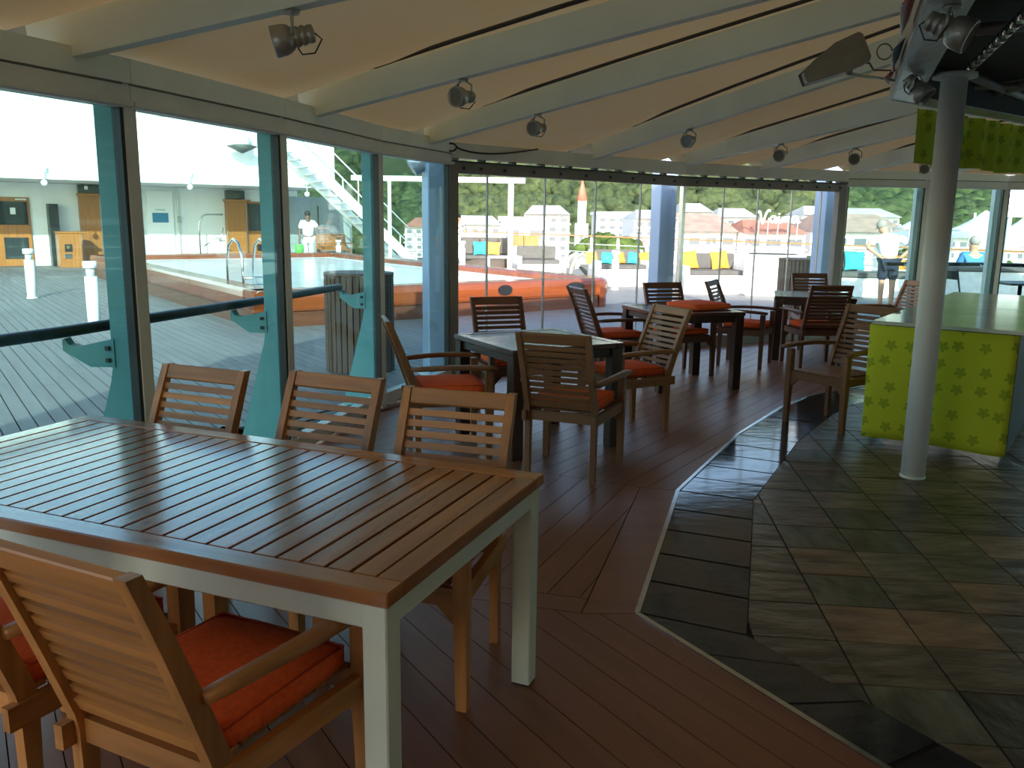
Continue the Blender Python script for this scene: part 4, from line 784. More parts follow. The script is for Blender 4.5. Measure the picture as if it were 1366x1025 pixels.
lc = empty('covered_lounger', at(775, 375) + Vector((0, .35, -.03)), .35); tag(lc, 'grey folded sun lounger standing at the pool corner', 'lounger'); GREYM = mat('lounger_grey', (.30, .31, .28), .6)
MB().tube([(-.30, 0, .0), (-.25, 0, .35), (-.12, 0, .62), (.05, 0, .72), (.22, 0, .6), (.5, 0, .2), (.62, 0, 0)], .05, 8).build('frame', GREYM, lc); MB().tube([(-.30, .4, .0), (-.25, .4, .35), (-.12, .4, .62), (.05, .4, .72), (.22, .4, .6), (.5, .4, .2), (.62, .4, 0)], .05, 8).build('frame', GREYM, lc)
MB().extrude([(-.12, 0, .62), (.05, 0, .72), (.22, 0, .6), (.5, 0, .2), (.44, 0, .02), (.16, 0, .30), (.02, 0, .40), (-.16, 0, .3)], (0, .4, 0)).build('sling', GREYM, lc)
# ship railing: runs along V
RS = Vector((3.6, 24.6, 0)) + U * .9; rl = empty('deck_railing', (0, 0, 0)); tag(rl, 'white ship railing with varnished wooden top rail at the deck edge', 'railing')
RAILW = wood('top_rail_wood', (.52, .25, .10), .4, 1, .2, .3); ra = RS + V * 12; rb = RS - V * 22
MB().bar(ra + Vector((0, 0, 1.06)), rb + Vector((0, 0, 1.06)), .13, .04).build('top_rail', RAILW, rl)
pm_ = MB().box((0, 0, 0), (.06, .06, 1.05)).mesh('rail_post', SUP)
for i in range(28): inst('rail_post', pm_, rl, ra.lerp(rb, i / 27) + Vector((0, 0, .5)), SA)
for z in (.3, .55, .8): MB().tube([ra + Vector((0, 0, z)), rb + Vector((0, 0, z))], .018, 6).build('rail_wire', SUP, rl)
MB().bar(ra + Vector((0, 0, .06)), rb + Vector((0, 0, .06)), .12, .14).build('toe_kerb', SUP, rl)
lp = empty('light_mast', at(680, 366) + Vector((.0, 1.5, -.03))); tag(lp, 'white mast with a long horizontal arm at the ship edge', 'mast'); MB().tube([(0, 0, 0), (0, 0, 2.75)], .085, 10).build('pole', SUP, lp); MB().bar((.4, 0, 2.72), (-5.2, 2.4, 2.85), .14, .16).build('arm', SUP, lp); MB().bar((-3.9, 1.8, 0), (-3.9, 1.8, 2.8), .1, .1).build('pole', SUP, lp)
# benches outside the right windows
be = empty('white_bench', at(1135, 398) + Vector((.9, .9, -.03)), -.15); tag(be, 'white bench block with grey seat pad in front of the standing man', 'bench'); MB().box((0, 0, .21), (2.2, .8, .42), bev=.01).build('base', WB, be); MB().box((0, 0, .48), (2.5, .85, .12), bev=.03).build('seat_pad', GREYC, be)
MB().box((-.7, .4, .75), (.7, .14, .45), M=Matrix.Rotation(-.25, 3, 'X'), bev=.03).build('back_cushion', GREYC, be); MB().box((.55, .4, .75), (.7, .14, .45), M=Matrix.Rotation(-.25, 3, 'X'), bev=.03).build('back_cushion', GREYC, be)
pillow(be.location + Vector((-.42, .25, .56)), -.15, TEALC, 'turquoise pillow on the bench beside the standing man', .5); pillow(be.location + Vector((.52, .2, .56)), -.15, ORC, 'amber pillow on the bench right of the standing man', .45)
be2 = empty('white_bench', Vector((9.0, 15.2, -.03)), -.12); tag(be2, 'long white bench block outside the right windows, in shade', 'bench'); MB().box((0, 0, .40), (3.6, .8, .8), bev=.01).build('base', WB, be2); MB().box((0, 0, .84), (3.6, .85, .08), bev=.02).build('seat_pad', GREYC, be2)
# black cafe chair at far right
cc = empty('cafe_chair', Vector((7.0, 13.35, -.03)), .2); tag(cc, 'thin black metal cafe chair outside the right window', 'chair')
for sx in (-.22, .22): MB().tube([(-.32, sx, .92), (-.2, sx, .45), (.22, sx, .45), (.2, sx, 0)], .015, 6).build('side_frame', BLACK, cc); MB().tube([(-.2, sx, .45), (-.28, sx, 0)], .015, 6).build('leg', BLACK, cc)
MB().box((.02, 0, .46), (.44, .44, .02)).build('seat', BLACK, cc); MB().box((-.29, 0, .84), (.02, .44, .14), M=Matrix.Rotation(-.25, 3, 'Y')).build('backrest', BLACK, cc)
ctb = empty('cafe_table', Vector((7.85, 13.3, -.03))); tag(ctb, 'small dark cafe table at the right photo edge', 'table'); MB().box((0, 0, .72), (.7, .7, .03)).build('top', BLACK, ctb); MB().tube([(0, 0, 0), (0, 0, .7)], .03, 8).build('stem', BLACK, ctb); MB().lathe([(.22, 0), (.22, .02)], n=16).build('base', BLACK, ctb)
ac0 = None
for k, (x, y, lab) in enumerate(((1040, 384, 'white arched lounge chair beside the brown slatted drum'),)):
    o = empty('arch_chair', at(x, y) + Vector((0, 0, -.03)), .5); tag(o, lab, 'chair')
    for yy in (-.3, .3):
        MB().tube([(-.75, yy, .05), (-.45, yy, .42), (0, yy, .55), (.45, yy, .45), (.75, yy, .18)], .035, 8).build('side_arc', WB, o); MB().tube([(-.7, yy, .85), (-.4, yy, .62), (.1, yy, .45), (.6, yy, .0)], .035, 8).build('side_arc', WB, o)
    for t in range(6): MB().box((-.6 + .22 * t, 0, .60 - .05 * abs(t - 2)), (.10, .6, .025)).build('seat_slat', WB, o)
# ---------------------------------------------------------------- people
SKIN = mat('skin', (.50, .28, .18), .55, 0, .06); SKIND = mat('skin_dark', (.16, .085, .05), .55, 0, .06); HAIRG = mat('hair_grey', (.30, .27, .24), .8); HAIRD = mat('hair_dark', (.02, .016, .014), .7)
def skin(name, V_, E_, Rr, m, parent, sub=2):
    me = bpy.data.meshes.new(name); me.from_pydata(V_, E_, []); o = bpy.data.objects.new(name, me); link(o); sk = o.modifiers.new('skin', 'SKIN'); sk.use_smooth_shade = True
    for i, r in enumerate(Rr): me.skin_vertices[0].data[i].radius = (r if isinstance(r, tuple) else (r, r))
    me.skin_vertices[0].data[0].use_root = True; s_ = o.modifiers.new('sub', 'SUBSURF'); s_.levels = sub; s_.render_levels = sub
    dg = bpy.context.evaluated_depsgraph_get(); ev = o.evaluated_get(dg); nm = bpy.data.meshes.new_from_object(ev); bpy.data.objects.remove(o); nm.materials.clear(); nm.materials.append(m)
    for p in nm.polygons: p.use_smooth = True
    return link(bpy.data.objects.new(name, nm), parent)
def person(loc, rz, lab, J_, skinm, hairm, shirt, pants, shoes=True, long_pants=False, hair=True, no_legs=False):
    """J_: joints pelvis, chest, neck, head, sh(l/r), el, wr, hip, kn, an (local, facing -y)"""
    o = empty('person', loc, rz); tag(o, lab, 'person'); j = {k: Vector(v) for k, v in J_.items()}
    names = ['pelvis', 'waist', 'chest', 'neck', 'head0', 'head1']; j['waist'] = j['pelvis'].lerp(j['chest'], .5); hd = (j['head'] - j['neck']).normalized(); j['head0'] = j['neck'] + hd * .07; j['head1'] = j['neck'] + hd * .17
    rad = {'pelvis': (.15, .11), 'waist': (.135, .10), 'chest': (.155, .11), 'neck': .055, 'head0': (.088, .10), 'head1': (.092, .10)}
    E_ = [('pelvis', 'waist'), ('waist', 'chest'), ('chest', 'neck'), ('neck', 'head0'), ('head0', 'head1')]
    for s in 'lr':
        for a, b, r in (('chest', 'sh' + s, .065), ('sh' + s, 'el' + s, .045), ('el' + s, 'wr' + s, .03)): E_.append((a, b)); rad[b] = r; names.append(b)
        j['hd' + s] = j['wr' + s] + (j['wr' + s] - j['el' + s]).normalized() * .07 + Vector((0, 0, -.01)); names.append('hd' + s); rad['hd' + s] = (.038, .02); E_.append(('wr' + s, 'hd' + s))
        d = (j['wr' + s] - j['el' + s]).normalized(); sdv = d.cross(Vector((0, 1, 0))); sdv = sdv.normalized() if sdv.length > .1 else Vector((1, 0, 0))
        for q in range(4):
            k = 'f%d%s' % (q, s); j[k] = j['hd' + s] + d * (.055 + .012 * (q in (1, 2))) + sdv * (.026 * (q - 1.5)) + Vector((0, -.015, -.015)); names.append(k); rad[k] = .009; E_.append(('hd' + s, k))
        k = 'th' + s; j[k] = j['wr' + s] + d * .06 + sdv * -.055 + Vector((0, -.02, 0)); names.append(k); rad[k] = .01; E_.append(('wr' + s, k))
        for a, b, r in (('pelvis', 'hip' + s, .095), ('hip' + s, 'kn' + s, .062), ('kn' + s, 'an' + s, .042)): E_.append((a, b)); rad[b] = r; names.append(b)
        j['toe' + s] = j['an' + s] + Vector((0, -.16, -.045)); names.append('toe' + s); rad['toe' + s] = (.045, .03); E_.append(('an' + s, 'toe' + s))
    ix = {n: i for i, n in enumerate(names)}
    bd = skin('body', [j[n] for n in names], [(ix[a], ix[b]) for a, b in E_], [rad[n] for n in names], skinm, o)
    T = ['pelvis', 'waist', 'chest', 'shl', 'shr', 'sll', 'slr']; j['sll'] = j['shl'].lerp(j['ell'], .75); j['slr'] = j['shr'].lerp(j['elr'], .75)
    j2 = dict(j); j2['pelvis'] = j['pelvis'] + Vector((0, 0, .0)); TR_ = [(.185, .145), (.175, .14), (.19, .145), .088, .088, .078, .078]
    skin('shirt', [j2[n] for n in T], [(0, 1), (1, 2), (2, 3), (2, 4), (3, 5), (4, 6)], TR_, shirt, o)
    j['ncka'] = j['neck']
    L_ = ['pelvis', 'hipl', 'hipr', 'tl', 'tr']; f = 1.0
    j['tl'] = j['hipl'].lerp(j['knl'], .92); j['tr'] = j['hipr'].lerp(j['knr'], .92)
    vs = [j['pelvis'] + Vector((0, 0, -.02)), j['hipl'], j['hipr'], j['tl'], j['tr']]; es = [(0, 1), (0, 2), (1, 3), (2, 4)]; rr = [(.178, .135), .115, .115, .098, .098]
    if long_pants: vs += [j['anl'] + Vector((0, 0, .03)), j['anr'] + Vector((0, 0, .03))]; es += [(3, 5), (4, 6)]; rr[3] = rr[4] = .08; rr += [.066, .066]
    skin('trousers' if long_pants else 'shorts', vs, es, rr, pants, o)
    hc = j['head1']; side = Vector((1, 0, 0)); fwd = Vector((0, -1, 0))
    if hair: MB().ball(hc + Vector((0, .024, .02)), .108, 14, 10, (.92, 1.0, .95)).build('hair', hairm, o)
    for s in (-1, 1): MB().ball(hc + side * (.088 * s) + Vector((0, .0, -.05)), .026, 8, 6, (.5, .8, 1.2)).build('ear', skinm, bd); MB().ball(hc + side * (.032 * s) + fwd * .088 + Vector((0, 0, -.04)), .011, 8, 6).build('eye', BLACK, bd)
    MB().ball(hc + fwd * .098 + Vector((0, 0, -.075)), .017, 8, 6, (.8, 1, 1.5)).build('nose', skinm, bd); MB().box(hc + fwd * .088 + Vector((0, 0, -.115)), (.05, .01, .012)).build('mouth', mat('lips', (.30, .10, .08), .5), bd)
    if shoes:
        for s in 'lr': MB().ball(j['an' + s] + Vector((0, -.07, -.045)), .13, 10, 6, (.40, 1.0, .36)).build('shoe', BLACK if pants is NAVY else BOLW, o)
    return o
NAVY = mat('navy_shorts', (.012, .018, .045), .8); TEE = mat('white_shirt', (.80, .81, .82), .8); TEALS = mat('teal_shirt', (.03, .35, .42), .8); BLUES = mat('blue_shirt', (.06, .22, .45), .8); GREENB = mat('green_bucket', (.12, .62, .08), .4)
STAND = dict(pelvis=(0, 0, .92), chest=(0, 0, 1.32), neck=(0, -.01, 1.48), head=(0, -.03, 1.7), shl=(.19, 0, 1.40), shr=(-.19, 0, 1.40), ell=(.26, .02, 1.12), elr=(-.26, .02, 1.12), wrl=(.27, -.08, .88), wrr=(-.27, -.08, .88), hipl=(.09, 0, .86), hipr=(-.09, 0, .86), knl=(.10, -.01, .48), knr=(-.10, -.01, .48), anl=(.10, .02, .09), anr=(-.10, .02, .09))
mj = dict(STAND); mj.update(chest=(.02, -.14, 1.26), neck=(.05, -.25, 1.42), head=(.13, -.36, 1.60), shl=(.22, -.14, 1.34), shr=(-.19, -.16, 1.34), ell=(.44, .06, 1.16), elr=(-.42, .04, 1.18), wrl=(.22, .08, 1.0), wrr=(-.22, .05, 1.0))
person(at(1180, 409) + Vector((0, 0, -.03)), math.pi - .15, 'man in white t-shirt and navy shorts, hands on hips, seen from behind by right windows', mj, SKIN, HAIRG, TEE, NAVY)
cj_ = dict(STAND); cj_.update(ell=(.34, -.02, 1.2), wrl=(.52, -.12, 1.22), wrr=(-.28, -.05, .88))
cp = at_v(412, 349, 14.3); person(Vector((cp.x, cp.y, -.03)), .5, 'crew member in white uniform carrying a green bucket under the stairs', cj_, SKIND, HAIRD, TEE, mat('white_trousers', (.8, .8, .78), .8), True, True)
bk = empty('bucket', Vector((cp.x, cp.y, -.03)) + Matrix.Rotation(.5, 3, 'Z') @ Vector((-.33, -.12, .42))); tag(bk, 'bright green bucket held by the crew member in white', 'bucket'); MB().lathe([(.11, 0), (.15, .28), (.14, .28), (.10, .02)], n=16).build('pail', GREENB, bk); MB().tube([(-.14, 0, .27), (-.05, 0, .40), (.05, 0, .40), (.14, 0, .27)], .006, 6).build('handle', STEEL, bk)
def speck():
    m = bpy.data.materials.new('patterned_shirt'); m.use_nodes = True; N = m.node_tree.nodes; b = N['Principled BSDF']; b.inputs['Roughness'].default_value = .85; v = N.new('ShaderNodeTexVoronoi'); v.inputs['Scale'].default_value = 14; r = N.new('ShaderNodeValToRGB'); r.color_ramp.interpolation = 'CONSTANT'; r.color_ramp.elements[0].color = (.03, .035, .04, 1); r.color_ramp.elements[1].color = (.8, .8, .78, 1); r.color_ramp.elements[1].position = .42
    t = N.new('ShaderNodeTexCoord'); m.node_tree.links.new(t.outputs['Object'], v.inputs['Vector']); m.node_tree.links.new(v.outputs['Distance'], r.inputs[0]); m.node_tree.links.new(r.outputs[0], b.inputs['Base Color']); return m
person(at(611, 353) + Vector((0, 0, -.03)), .3, 'person in black and white patterned shirt and pale trousers standing beyond the pool', STAND, SKIN, HAIRD, speck(), MATS['white_trousers'], True, True)
SIT = dict(pelvis=(0, 0, .56), chest=(0, -.05, .95), neck=(0, -.07, 1.11), head=(0, -.08, 1.33), shl=(.19, -.05, 1.03), shr=(-.19, -.05, 1.03), ell=(.26, -.12, .78), elr=(-.26, -.12, .78), wrl=(.16, -.32, .70), wrr=(-.16, -.32, .70), hipl=(.09, -.02, .52), hipr=(-.09, -.02, .52), knl=(.11, -.44, .50), knr=(-.11, -.44, .50), anl=(.11, -.44, .09), anr=(-.11, -.44, .09))
person(Vector((8.75, 16.4, -.03)), math.pi, 'seated person with grey hair and blue top beyond the white bench', SIT, SKIN, HAIRG, BLUES, NAVY)
person(Vector((7.75, 16.2, -.03)), math.pi - .4, 'person in teal shirt half hidden behind the white pole', STAND | dict(chest=(0, -.16, 1.22), neck=(0, -.3, 1.30), head=(0, -.46, 1.42)), SKIN, HAIRD, TEALS, NAVY)
for x, y in ((8.75, 16.3), ):
    o = empty('deck_stool', (x, y + .1, -.03)); tag(o, 'grey stool under the seated person in blue', 'stool'); MB().lathe([(.2, .37), (.2, .42)], n=16).build('seat', GREYC, o); MB().lathe([(.05, 0), (.05, .37)], n=10).build('stem', DULL, o)
# ---------------------------------------------------------------- shore: quay, town, hills
GZ = -15.0
QUAY = mat('quay_concrete', (.22, .215, .20), .8, 0, .15, .05); struct(MB().box((100, 480, GZ - .5), (2600, 900, 1)).build('floor_quay', QUAY))
SEA = mat('harbour_water', (.05, .12, .14), .08, 0, .1, .05); struct(MB().box((0, -200, GZ - 1.2), (5000, 3000, 1)).build('floor_sea', SEA))
def hill_h(x, y):
    d = y - 230 + .10 * abs(x - 60)
    if d < 0: return 0
    return 210 * (1 - math.exp(-d / 420)) * (1 + .22 * math.sin(x * .0075 + 1.0) + .13 * math.sin(x * .019 + y * .006)) + 7 * math.sin(x * .031 + y * .023) * min(1, d / 60)
def forest_mat(name, c1, c2, sc):
    m = bpy.data.materials.new(name); m.use_nodes = True; N = m.node_tree.nodes; b = N['Principled BSDF']; b.inputs['Roughness'].default_value = .9; b.inputs['Specular IOR Level'].default_value = .1
    t = N.new('ShaderNodeTexCoord'); n1 = N.new('ShaderNodeTexNoise'); n1.inputs['Scale'].default_value = sc; n1.inputs['Detail'].default_value = 8; n1.inputs['Roughness'].default_value = .75; r = N.new('ShaderNodeValToRGB')
    r.color_ramp.elements[0].color = (*c1, 1); r.color_ramp.elements[1].color = (*c2, 1); r.color_ramp.elements[0].position = .34; r.color_ramp.elements[1].position = .66
    Lk = m.node_tree.links; Lk.new(t.outputs['Object'], n1.inputs['Vector']); Lk.new(n1.outputs['Fac'], r.inputs[0]); Lk.new(r.outputs[0], b.inputs['Base Color']); return m
HILLM = forest_mat('hill_green', (.02, .032, .018), (.06, .075, .035), .03); FOR = forest_mat('forest_green', (.016, .030, .018), (.085, .112, .045), .22); TREEM = forest_mat('tree_green', (.02, .045, .01), (.10, .15, .03), .8)
m = MB(); NX, NY = 90, 40; vs = [(-700 + 1900 * i / NX, 225 + 1100 * (j / NY) ** 1.3, GZ + hill_h(-700 + 1900 * i / NX, 225 + 1100 * (j / NY) ** 1.3) - .3) for j in range(NY + 1) for i in range(NX + 1)]
m.add(vs, [(j * (NX + 1) + i, j * (NX + 1) + i + 1, (j + 1) * (NX + 1) + i + 1, (j + 1) * (NX + 1) + i) for j in range(NY) for i in range(NX)], True); struct(m.build('floor_hill', HILLM))
bm = bmesh.new(); bmesh.ops.create_icosphere(bm, subdivisions=2, radius=1); bm.verts.index_update(); IV = [v.co.copy() for v in bm.verts]; IF = [tuple(v.index for v in f.verts) for f in bm.faces]; bm.free()
bm = bmesh.new(); bmesh.ops.create_icosphere(bm, subdivisions=1, radius=1); bm.verts.index_update(); IV1 = [v.co.copy() for v in bm.verts]; IF1 = [tuple(v.index for v in f.verts) for f in bm.faces]; bm.free()
rf = random.Random(11); m = MB(); clear = []
HOUSES = []
for k in range(26):
    for _ in range(60):
        y = rf.uniform(300, 620); x = y * rf.uniform(-.32, .62)
        if all(abs(x - a) + abs(y - b) > 40 for a, b in HOUSES): HOUSES.append((x, y)); break
cnt = 0
for k in range(40000):
    y = 235 + 800 * rf.random() ** 1.7; x = y * rf.uniform(-.55, .78)
    if hill_h(x, y) < 4: continue
    if any(abs(x - a) < 15 and -26 < y - b < 14 for a, b in HOUSES): continue
    r = rf.uniform(1.3, 3.2) * (.65 + y / 600); z = GZ + hill_h(x, y); c = Vector((x, y, z + r * .55)); ph = rf.uniform(0, 6)
    m.add([c + Vector((v.x, v.y, v.z * .85)) * r * (1 + .16 * math.sin(v.x * 5 + ph) * math.sin(v.y * 6 + ph * 2) + rf.uniform(-.22, .22)) for v in (IV if y < 420 else IV1)], IF if y < 420 else IF1, True); cnt += 1
    if cnt > 19000: break
fo = m.build('hill_forest', FOR); fo['kind'] = 'stuff'; tag(fo, 'dense green forest covering the hillside behind the town', 'forest')
TW = mat('town_white', (.80, .80, .78), .7, 0, .06, .2); TWIN = mat('town_window', (.10, .12, .14), .25); RROOF = mat('red_roof', (.42, .17, .11), .8, 0, .2, .6); BROOF = mat('brown_roof', (.30, .21, .17), .8, 0, .2, .6); GROOF = mat('grey_roof', (.40, .42, .42), .7, 0, .15, .4); PINK = mat('pink_wall', (.70, .36, .34), .8)
HL = ['small white house among the trees on the hillside']
for i, (x, y) in enumerate(HOUSES):
    z = GZ + hill_h(x, y); o = empty('hill_house', (x, y, z), rf.uniform(-.4, .4)); rm = rf.choice((RROOF, GROOF, BROOF, GROOF)); rn = {RROOF: 'red', GROOF: 'grey', BROOF: 'brown'}[rm]; tag(o, 'small white hillside house with a %s roof among the trees' % rn, 'house', 'small %s-roofed houses on the hillside' % rn); w = rf.uniform(9, 16); h = rf.uniform(4, 6.5)
    MB().box((0, 0, h / 2 - 3), (w, 8, h + 6)).build('wall', TW, o); MB().extrude([(-w / 2 - .8, -4.8, h), (w / 2 + .8, -4.8, h), (w / 2 - 2, -.2, h + 2.4), (-w / 2 + 2, -.2, h + 2.4)], (0, .5, .0)).box((0, 2, h + .5), (w, 5, 1.6)).build('roof', rm, o)
    for q in (-.3, 0, .3): MB().box((w * q, -4.05, h * .55), (1.6, .1, 1.5)).build('window', TWIN, o)
def building(x0, x1, ytop, Y, lab, storeys_px, wallm, roof=None, dep=14, win_w=.55, name='town_building', rpx=None, bay=None, group=None):
    a = atY(x0, ytop, Y); b = atY(x1, ytop, Y); w = b.x - a.x; zt = (a.z + b.z) / 2; c = (a.x + b.x) / 2; o = empty(name, (c, Y, GZ)); tag(o, lab, 'building', group)
    h = zt - GZ; MB().box((0, dep / 2, h / 2), (w, dep, h)).build('wall', wallm, o); sh = storeys_px / F * Y; z = h - sh * .62; nb_ = max(2, int(w / (bay or sh * 1.1)))
    me = MB().box((0, 0, 0), (w / nb_ * win_w, .2, sh * .45)).mesh('window', TWIN); k = 0
    while z > 2 and k < 4:
        for i in range(nb_): inst('window', me, o, (-w / 2 + (i + .5) * w / nb_, -.05, z))
        MB().box((0, -.35, z - sh * .42), (w + .4, .7, .25)).build('ledge', TW, o); z -= sh; k += 1
    if roof:
        rp = (rpx or 12) / F * Y; e = .008 * w
        vs = [(-w / 2 - e, -1.5, h), (w / 2 + e, -1.5, h), (w / 2 + e, dep + 1.5, h), (-w / 2 - e, dep + 1.5, h), (-w / 2 + w * .18, dep * .45, h + rp), (w / 2 - w * .18, dep * .45, h + rp)]
        MB().add(vs, [(0, 1, 5, 4), (1, 2, 5), (2, 3, 4, 5), (3, 0, 4), (3, 2, 1, 0)]).build('roof', roof, o)
    else: MB().box((0, dep / 2, h + .3), (w + .6, dep + .6, .6)).build('parapet', TW, o)
    return o
# the building with the script sign: centre block and two wings, hipped roofs
vb = building(990, 1075, 311, 150, 'long white arcade block with red hipped roof carrying the script rooftop sign', 20, TW, RROOF, 18, .7, rpx=17)
building(893, 983, 309, 153, 'white wing with brown hipped roof left of the script sign building', 20, TW, BROOF, 18, .6, rpx=24); building(1082, 1215, 310, 153, 'white wing with brown hipped roof right of the script sign building', 20, TW, BROOF, 18, .6, rpx=24)
# rooftop sign
LET = {  # strokes in a 0..1 high box, drawn as script
 'V': [[(-.10, .95), (0, 1.05), (.10, .9), (.28, .10), (.36, -.08), (.46, .25), (.62, .85), (.80, 1.15), (1.0, 1.12)]],
 'a': [[(.52, .52), (.36, .62), (.14, .50), (.08, .22), (.22, .04), (.42, .16), (.54, .56), (.52, .14), (.62, .02), (.78, .16)]],
 'i': [[(0, .16), (.12, .58), (.12, .14), (.24, .02), (.40, .18)], [(.12, .82), (.14, .90)]],
 'm': [[(0, .16), (.10, .56), (.10, .04), (.22, .50), (.34, .52), (.36, .06), (.48, .50), (.62, .52), (.64, .10), (.76, .03), (.90, .18)]],
}
sg = empty('roof_sign', atY(1012, 297, 146)); tag(sg, 'white script lettering sign standing on the red hipped roof', 'sign'); ax = 0.0; SCL = 13 / F * 150
p_end = atY(1066, 297, 146).x - sg.location.x; widths = {'V': .95, 'a': .72, 'i': .38, 'm': .86}; tot = sum(widths[c] for c in 'Vaima'); kx = p_end / tot; SIGNW = mat('sign_white', (.95, .94, .92), .5)
def smooth_pts(P, n=5):
    out = []
    for i in range(len(P) - 1):
        p0 = P[max(i - 1, 0)]; p1 = P[i]; p2 = P[i + 1]; p3 = P[min(i + 2, len(P) - 1)]
        for k in range(n): t = k / n; out.append(tuple(.5 * ((2 * p1[d]) + (-p0[d] + p2[d]) * t + (2 * p0[d] - 5 * p1[d] + 4 * p2[d] - p3[d]) * t * t + (-p0[d] + 3 * p1[d] - 3 * p2[d] + p3[d]) * t ** 3) for d in (0, 1)))
    return out + [P[-1]]
for c in 'Vaima':
    mm = MB()
    for stv in LET[c]: mm.tube([(ax + x * kx, 0, z * SCL) for x, z in smooth_pts(stv)], .2, 6)
    mm.build('letter', SIGNW, sg); ax += widths[c] * kx
for f in (.02, .25, .5, .75, .98): MB().bar((p_end * f, .4, -3.0), (p_end * f, .3, .8), .12, .12).build('sign_strut', GROOF, sg)
MB().bar((0, .3, .1), (p_end, .3, .1), .12, .12).build('sign_beam', GROOF, sg)
TBL = [(668, 732, 296, 105, 'white waterfront hall with a row of large blue-grey windows', 26, TW, None, 12), (700, 760, 286, 170, 'white building with stepped top left of the church tower', 12, TW, GROOF, 14), (798, 862, 287, 165, 'white office block right of the church tower', 10, TW, None, 14), (846, 905, 292, 128, 'white block with arched opening behind the middle box column', 12, TW, GROOF, 14), (905, 950, 283, 190, 'tall pale building behind the left brown-roofed wing', 12, TW, GROOF, 14),
       (600, 668, 300, 175, 'low white harbour sheds behind the rattan sofa', 12, TW, GROOF, 14), (858, 905, 322, 108, 'low pink walled quay building behind the white block sofa', 14, PINK, None, 10), (955, 1010, 290, 205, 'white house row above the left wing roof', 10, TW, GROOF, 12), (1070, 1130, 287, 210, 'white house row right of the rooftop sign', 10, TW, GROOF, 12), (1125, 1200, 290, 190, 'grey-roofed terrace of houses left of the white tent', 9, TW, GROOF, 12),
       (540, 602, 303, 190, 'white waterfront houses seen through the last left glass panel', 10, TW, RROOF, 12), (1215, 1420, 318, 120, 'long low white market hall behind the tents', 14, TW, GROOF, 12)]
for t in TBL: building(*t)
# church tower with red spire
ty = 120; a = atY(775, 322, ty); ch = empty('church_tower', (a.x, ty, GZ)); tag(ch, 'white church tower with a pointed red spire', 'tower'); zt = atY(778, 268, ty).z - GZ; zs = atY(781, 240, ty).z - GZ; wz = 9 / F * ty / 2 * 1.1
MB().box((0, 0, zt / 2), (wz * 2.1, wz * 2.1, zt)).build('shaft', TW, ch); MB().box((0, 0, zt * .42), (wz * 3.4, wz * 3, zt * .84)).build('base_block', TW, ch); MB().lathe([(wz * 1.5, zt), (.08, zs)], n=8).build('spire', mat('spire_red', (.62, .16, .10), .7), ch); MB().box((0, -wz * 1.52, zt * .72), (wz * .9, .2, 1.6)).build('window', TWIN, ch)
# spreading tree in front of the white office block
def tree(p, r, hz, lab, name='tree', sq=.55, n=26, m_=TREEM, seed=1):
    rr = random.Random(seed); o = empty(name, p); tag(o, lab, 'tree'); mm = MB()
    for i in range(n):
        a = rr.uniform(0, 6.28); d = r * rr.random() ** .5 * .8; c = Vector((d * math.cos(a), d * math.sin(a), hz + sq * r * (1 - (d / r) ** 2) * rr.uniform(.3, .9))); q = r * rr.uniform(.16, .27)
        mm.add([c + v * q * (1 + rr.uniform(-.22, .22)) for v in IV], IF, True)
    mm.build('crown', m_, o); MB().tube([(0, 0, 0), (.1, 0, hz * .5), (0, .1, hz + .3 * r * sq)], [.5, .35, .25], 8).build('trunk', BROOF, o); return o
tp = atY(812, 324, 72); tree(Vector((tp.x, 72, GZ)), 2.9, tp.z - GZ - .9, 'round spreading green tree below the church tower', 'spreading_tree', .5, 70, TREEM, 3)
tp = atY(1040, 372, 60); tree(Vector((tp.x, 60, GZ)), 2.6, tp.z - GZ - 1, 'dark green quay tree seen below the script sign building', 'quay_tree', .5, 24, TREEM, 5)
tp = atY(1090, 345, 90); tree(Vector((tp.x, 90, GZ)), 2.4, tp.z - GZ - 1, 'small green palm-like tree beside the right box column', 'quay_tree', .5, 20, TREEM, 6)
tp = atY(1225, 330, 60); tree(Vector((tp.x, 60, GZ)), 2.2, tp.z - GZ - 1, 'light green tree behind the standing man', 'quay_tree', .5, 20, TREEM, 8)
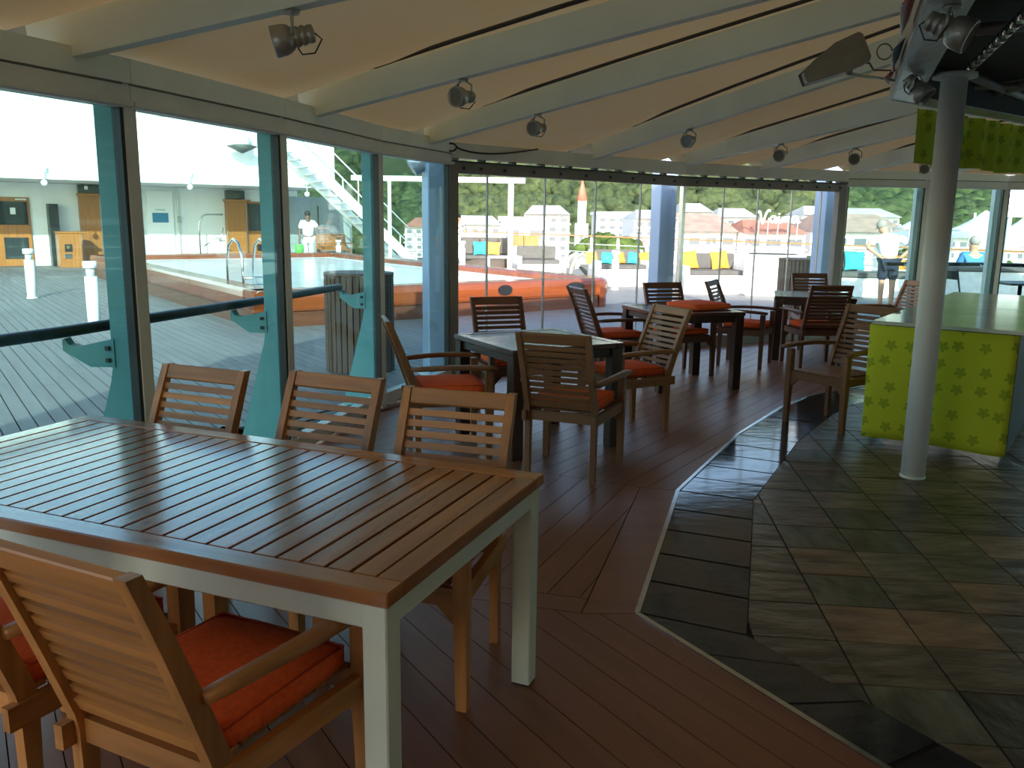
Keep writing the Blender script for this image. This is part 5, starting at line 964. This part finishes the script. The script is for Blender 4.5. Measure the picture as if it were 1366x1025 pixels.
tp = atY(1318, 345, 42); tree(Vector((tp.x, 42, GZ)), 1.9, tp.z - GZ - 1, 'leafy green tree between the tents at the right', 'quay_tree', .5, 20, TREEM, 9)
# white peaked tents on the quay
TENT = mat('tent_white', (.85, .85, .84), .7)
for (x, yt, ye, hw, Y, lab) in ((1232, 283, 306, 40, 75, 'white peaked marquee tent right of the standing man'), (1316, 280, 309, 52, 70, 'large white peaked marquee tent behind the pole'), (1366, 290, 312, 36, 85, 'white peaked tent at the right photo edge')):
    a = atY(x, yt, Y); e = atY(x, ye, Y); w = hw / F * Y; o = empty('peak_tent', (a.x, Y, GZ)); tag(o, lab, 'tent', 'white peaked tents on the quay'); h = e.z - GZ; ph = a.z - GZ
    prof = [(w * f, h + (ph - h) * (1 - f) ** 1.5) for f in (1, .8, .6, .4, .2, .02)]; MB().lathe(prof, n=4, M=Matrix.Rotation(math.pi / 4, 3, 'Z')).build('canopy', TENT, o)
    for s in ((-1, -1), (1, -1), (1, 1), (-1, 1)): MB().tube([(s[0] * w * .68, s[1] * w * .68, 0), (s[0] * w * .68, s[1] * w * .68, h)], .12, 6).build('pole', TENT, o)
    MB().box((0, -w * .69, h - .6), (w * 1.38, .05, 1.1)).build('valance', TENT, o)
mp_ = atY(1300, 330, 55); o = empty('flag_mast', (mp_.x - .2, 55, GZ)); tag(o, 'thin white mast between the tents', 'mast'); MB().tube([(0, 0, 0), (0, 0, atY(1300, 284, 55).z - GZ)], .07, 6).build('pole', TENT, o); MB().tube([(0, 0, 9.5), (0, -1.2, 9.5)], .05, 6).build('yard', TENT, o)
sg2 = empty('info_board', atY(1351, 268, 30)); tag(sg2, 'pale notice board seen in the top of the right window', 'board'); MB().box((0, 0, 0), (1.2, .06, 1.1)).build('panel', TENT, sg2)
for z in (-.35, -.1, .15, .35): MB().box((0, -.04, z), (.9, .02, .06)).build('text_bar', GROOF, sg2)
MB().tube([(0, .06, -.5), (0, .06, -17)], .08, 6).build('post', GROOF, sg2)
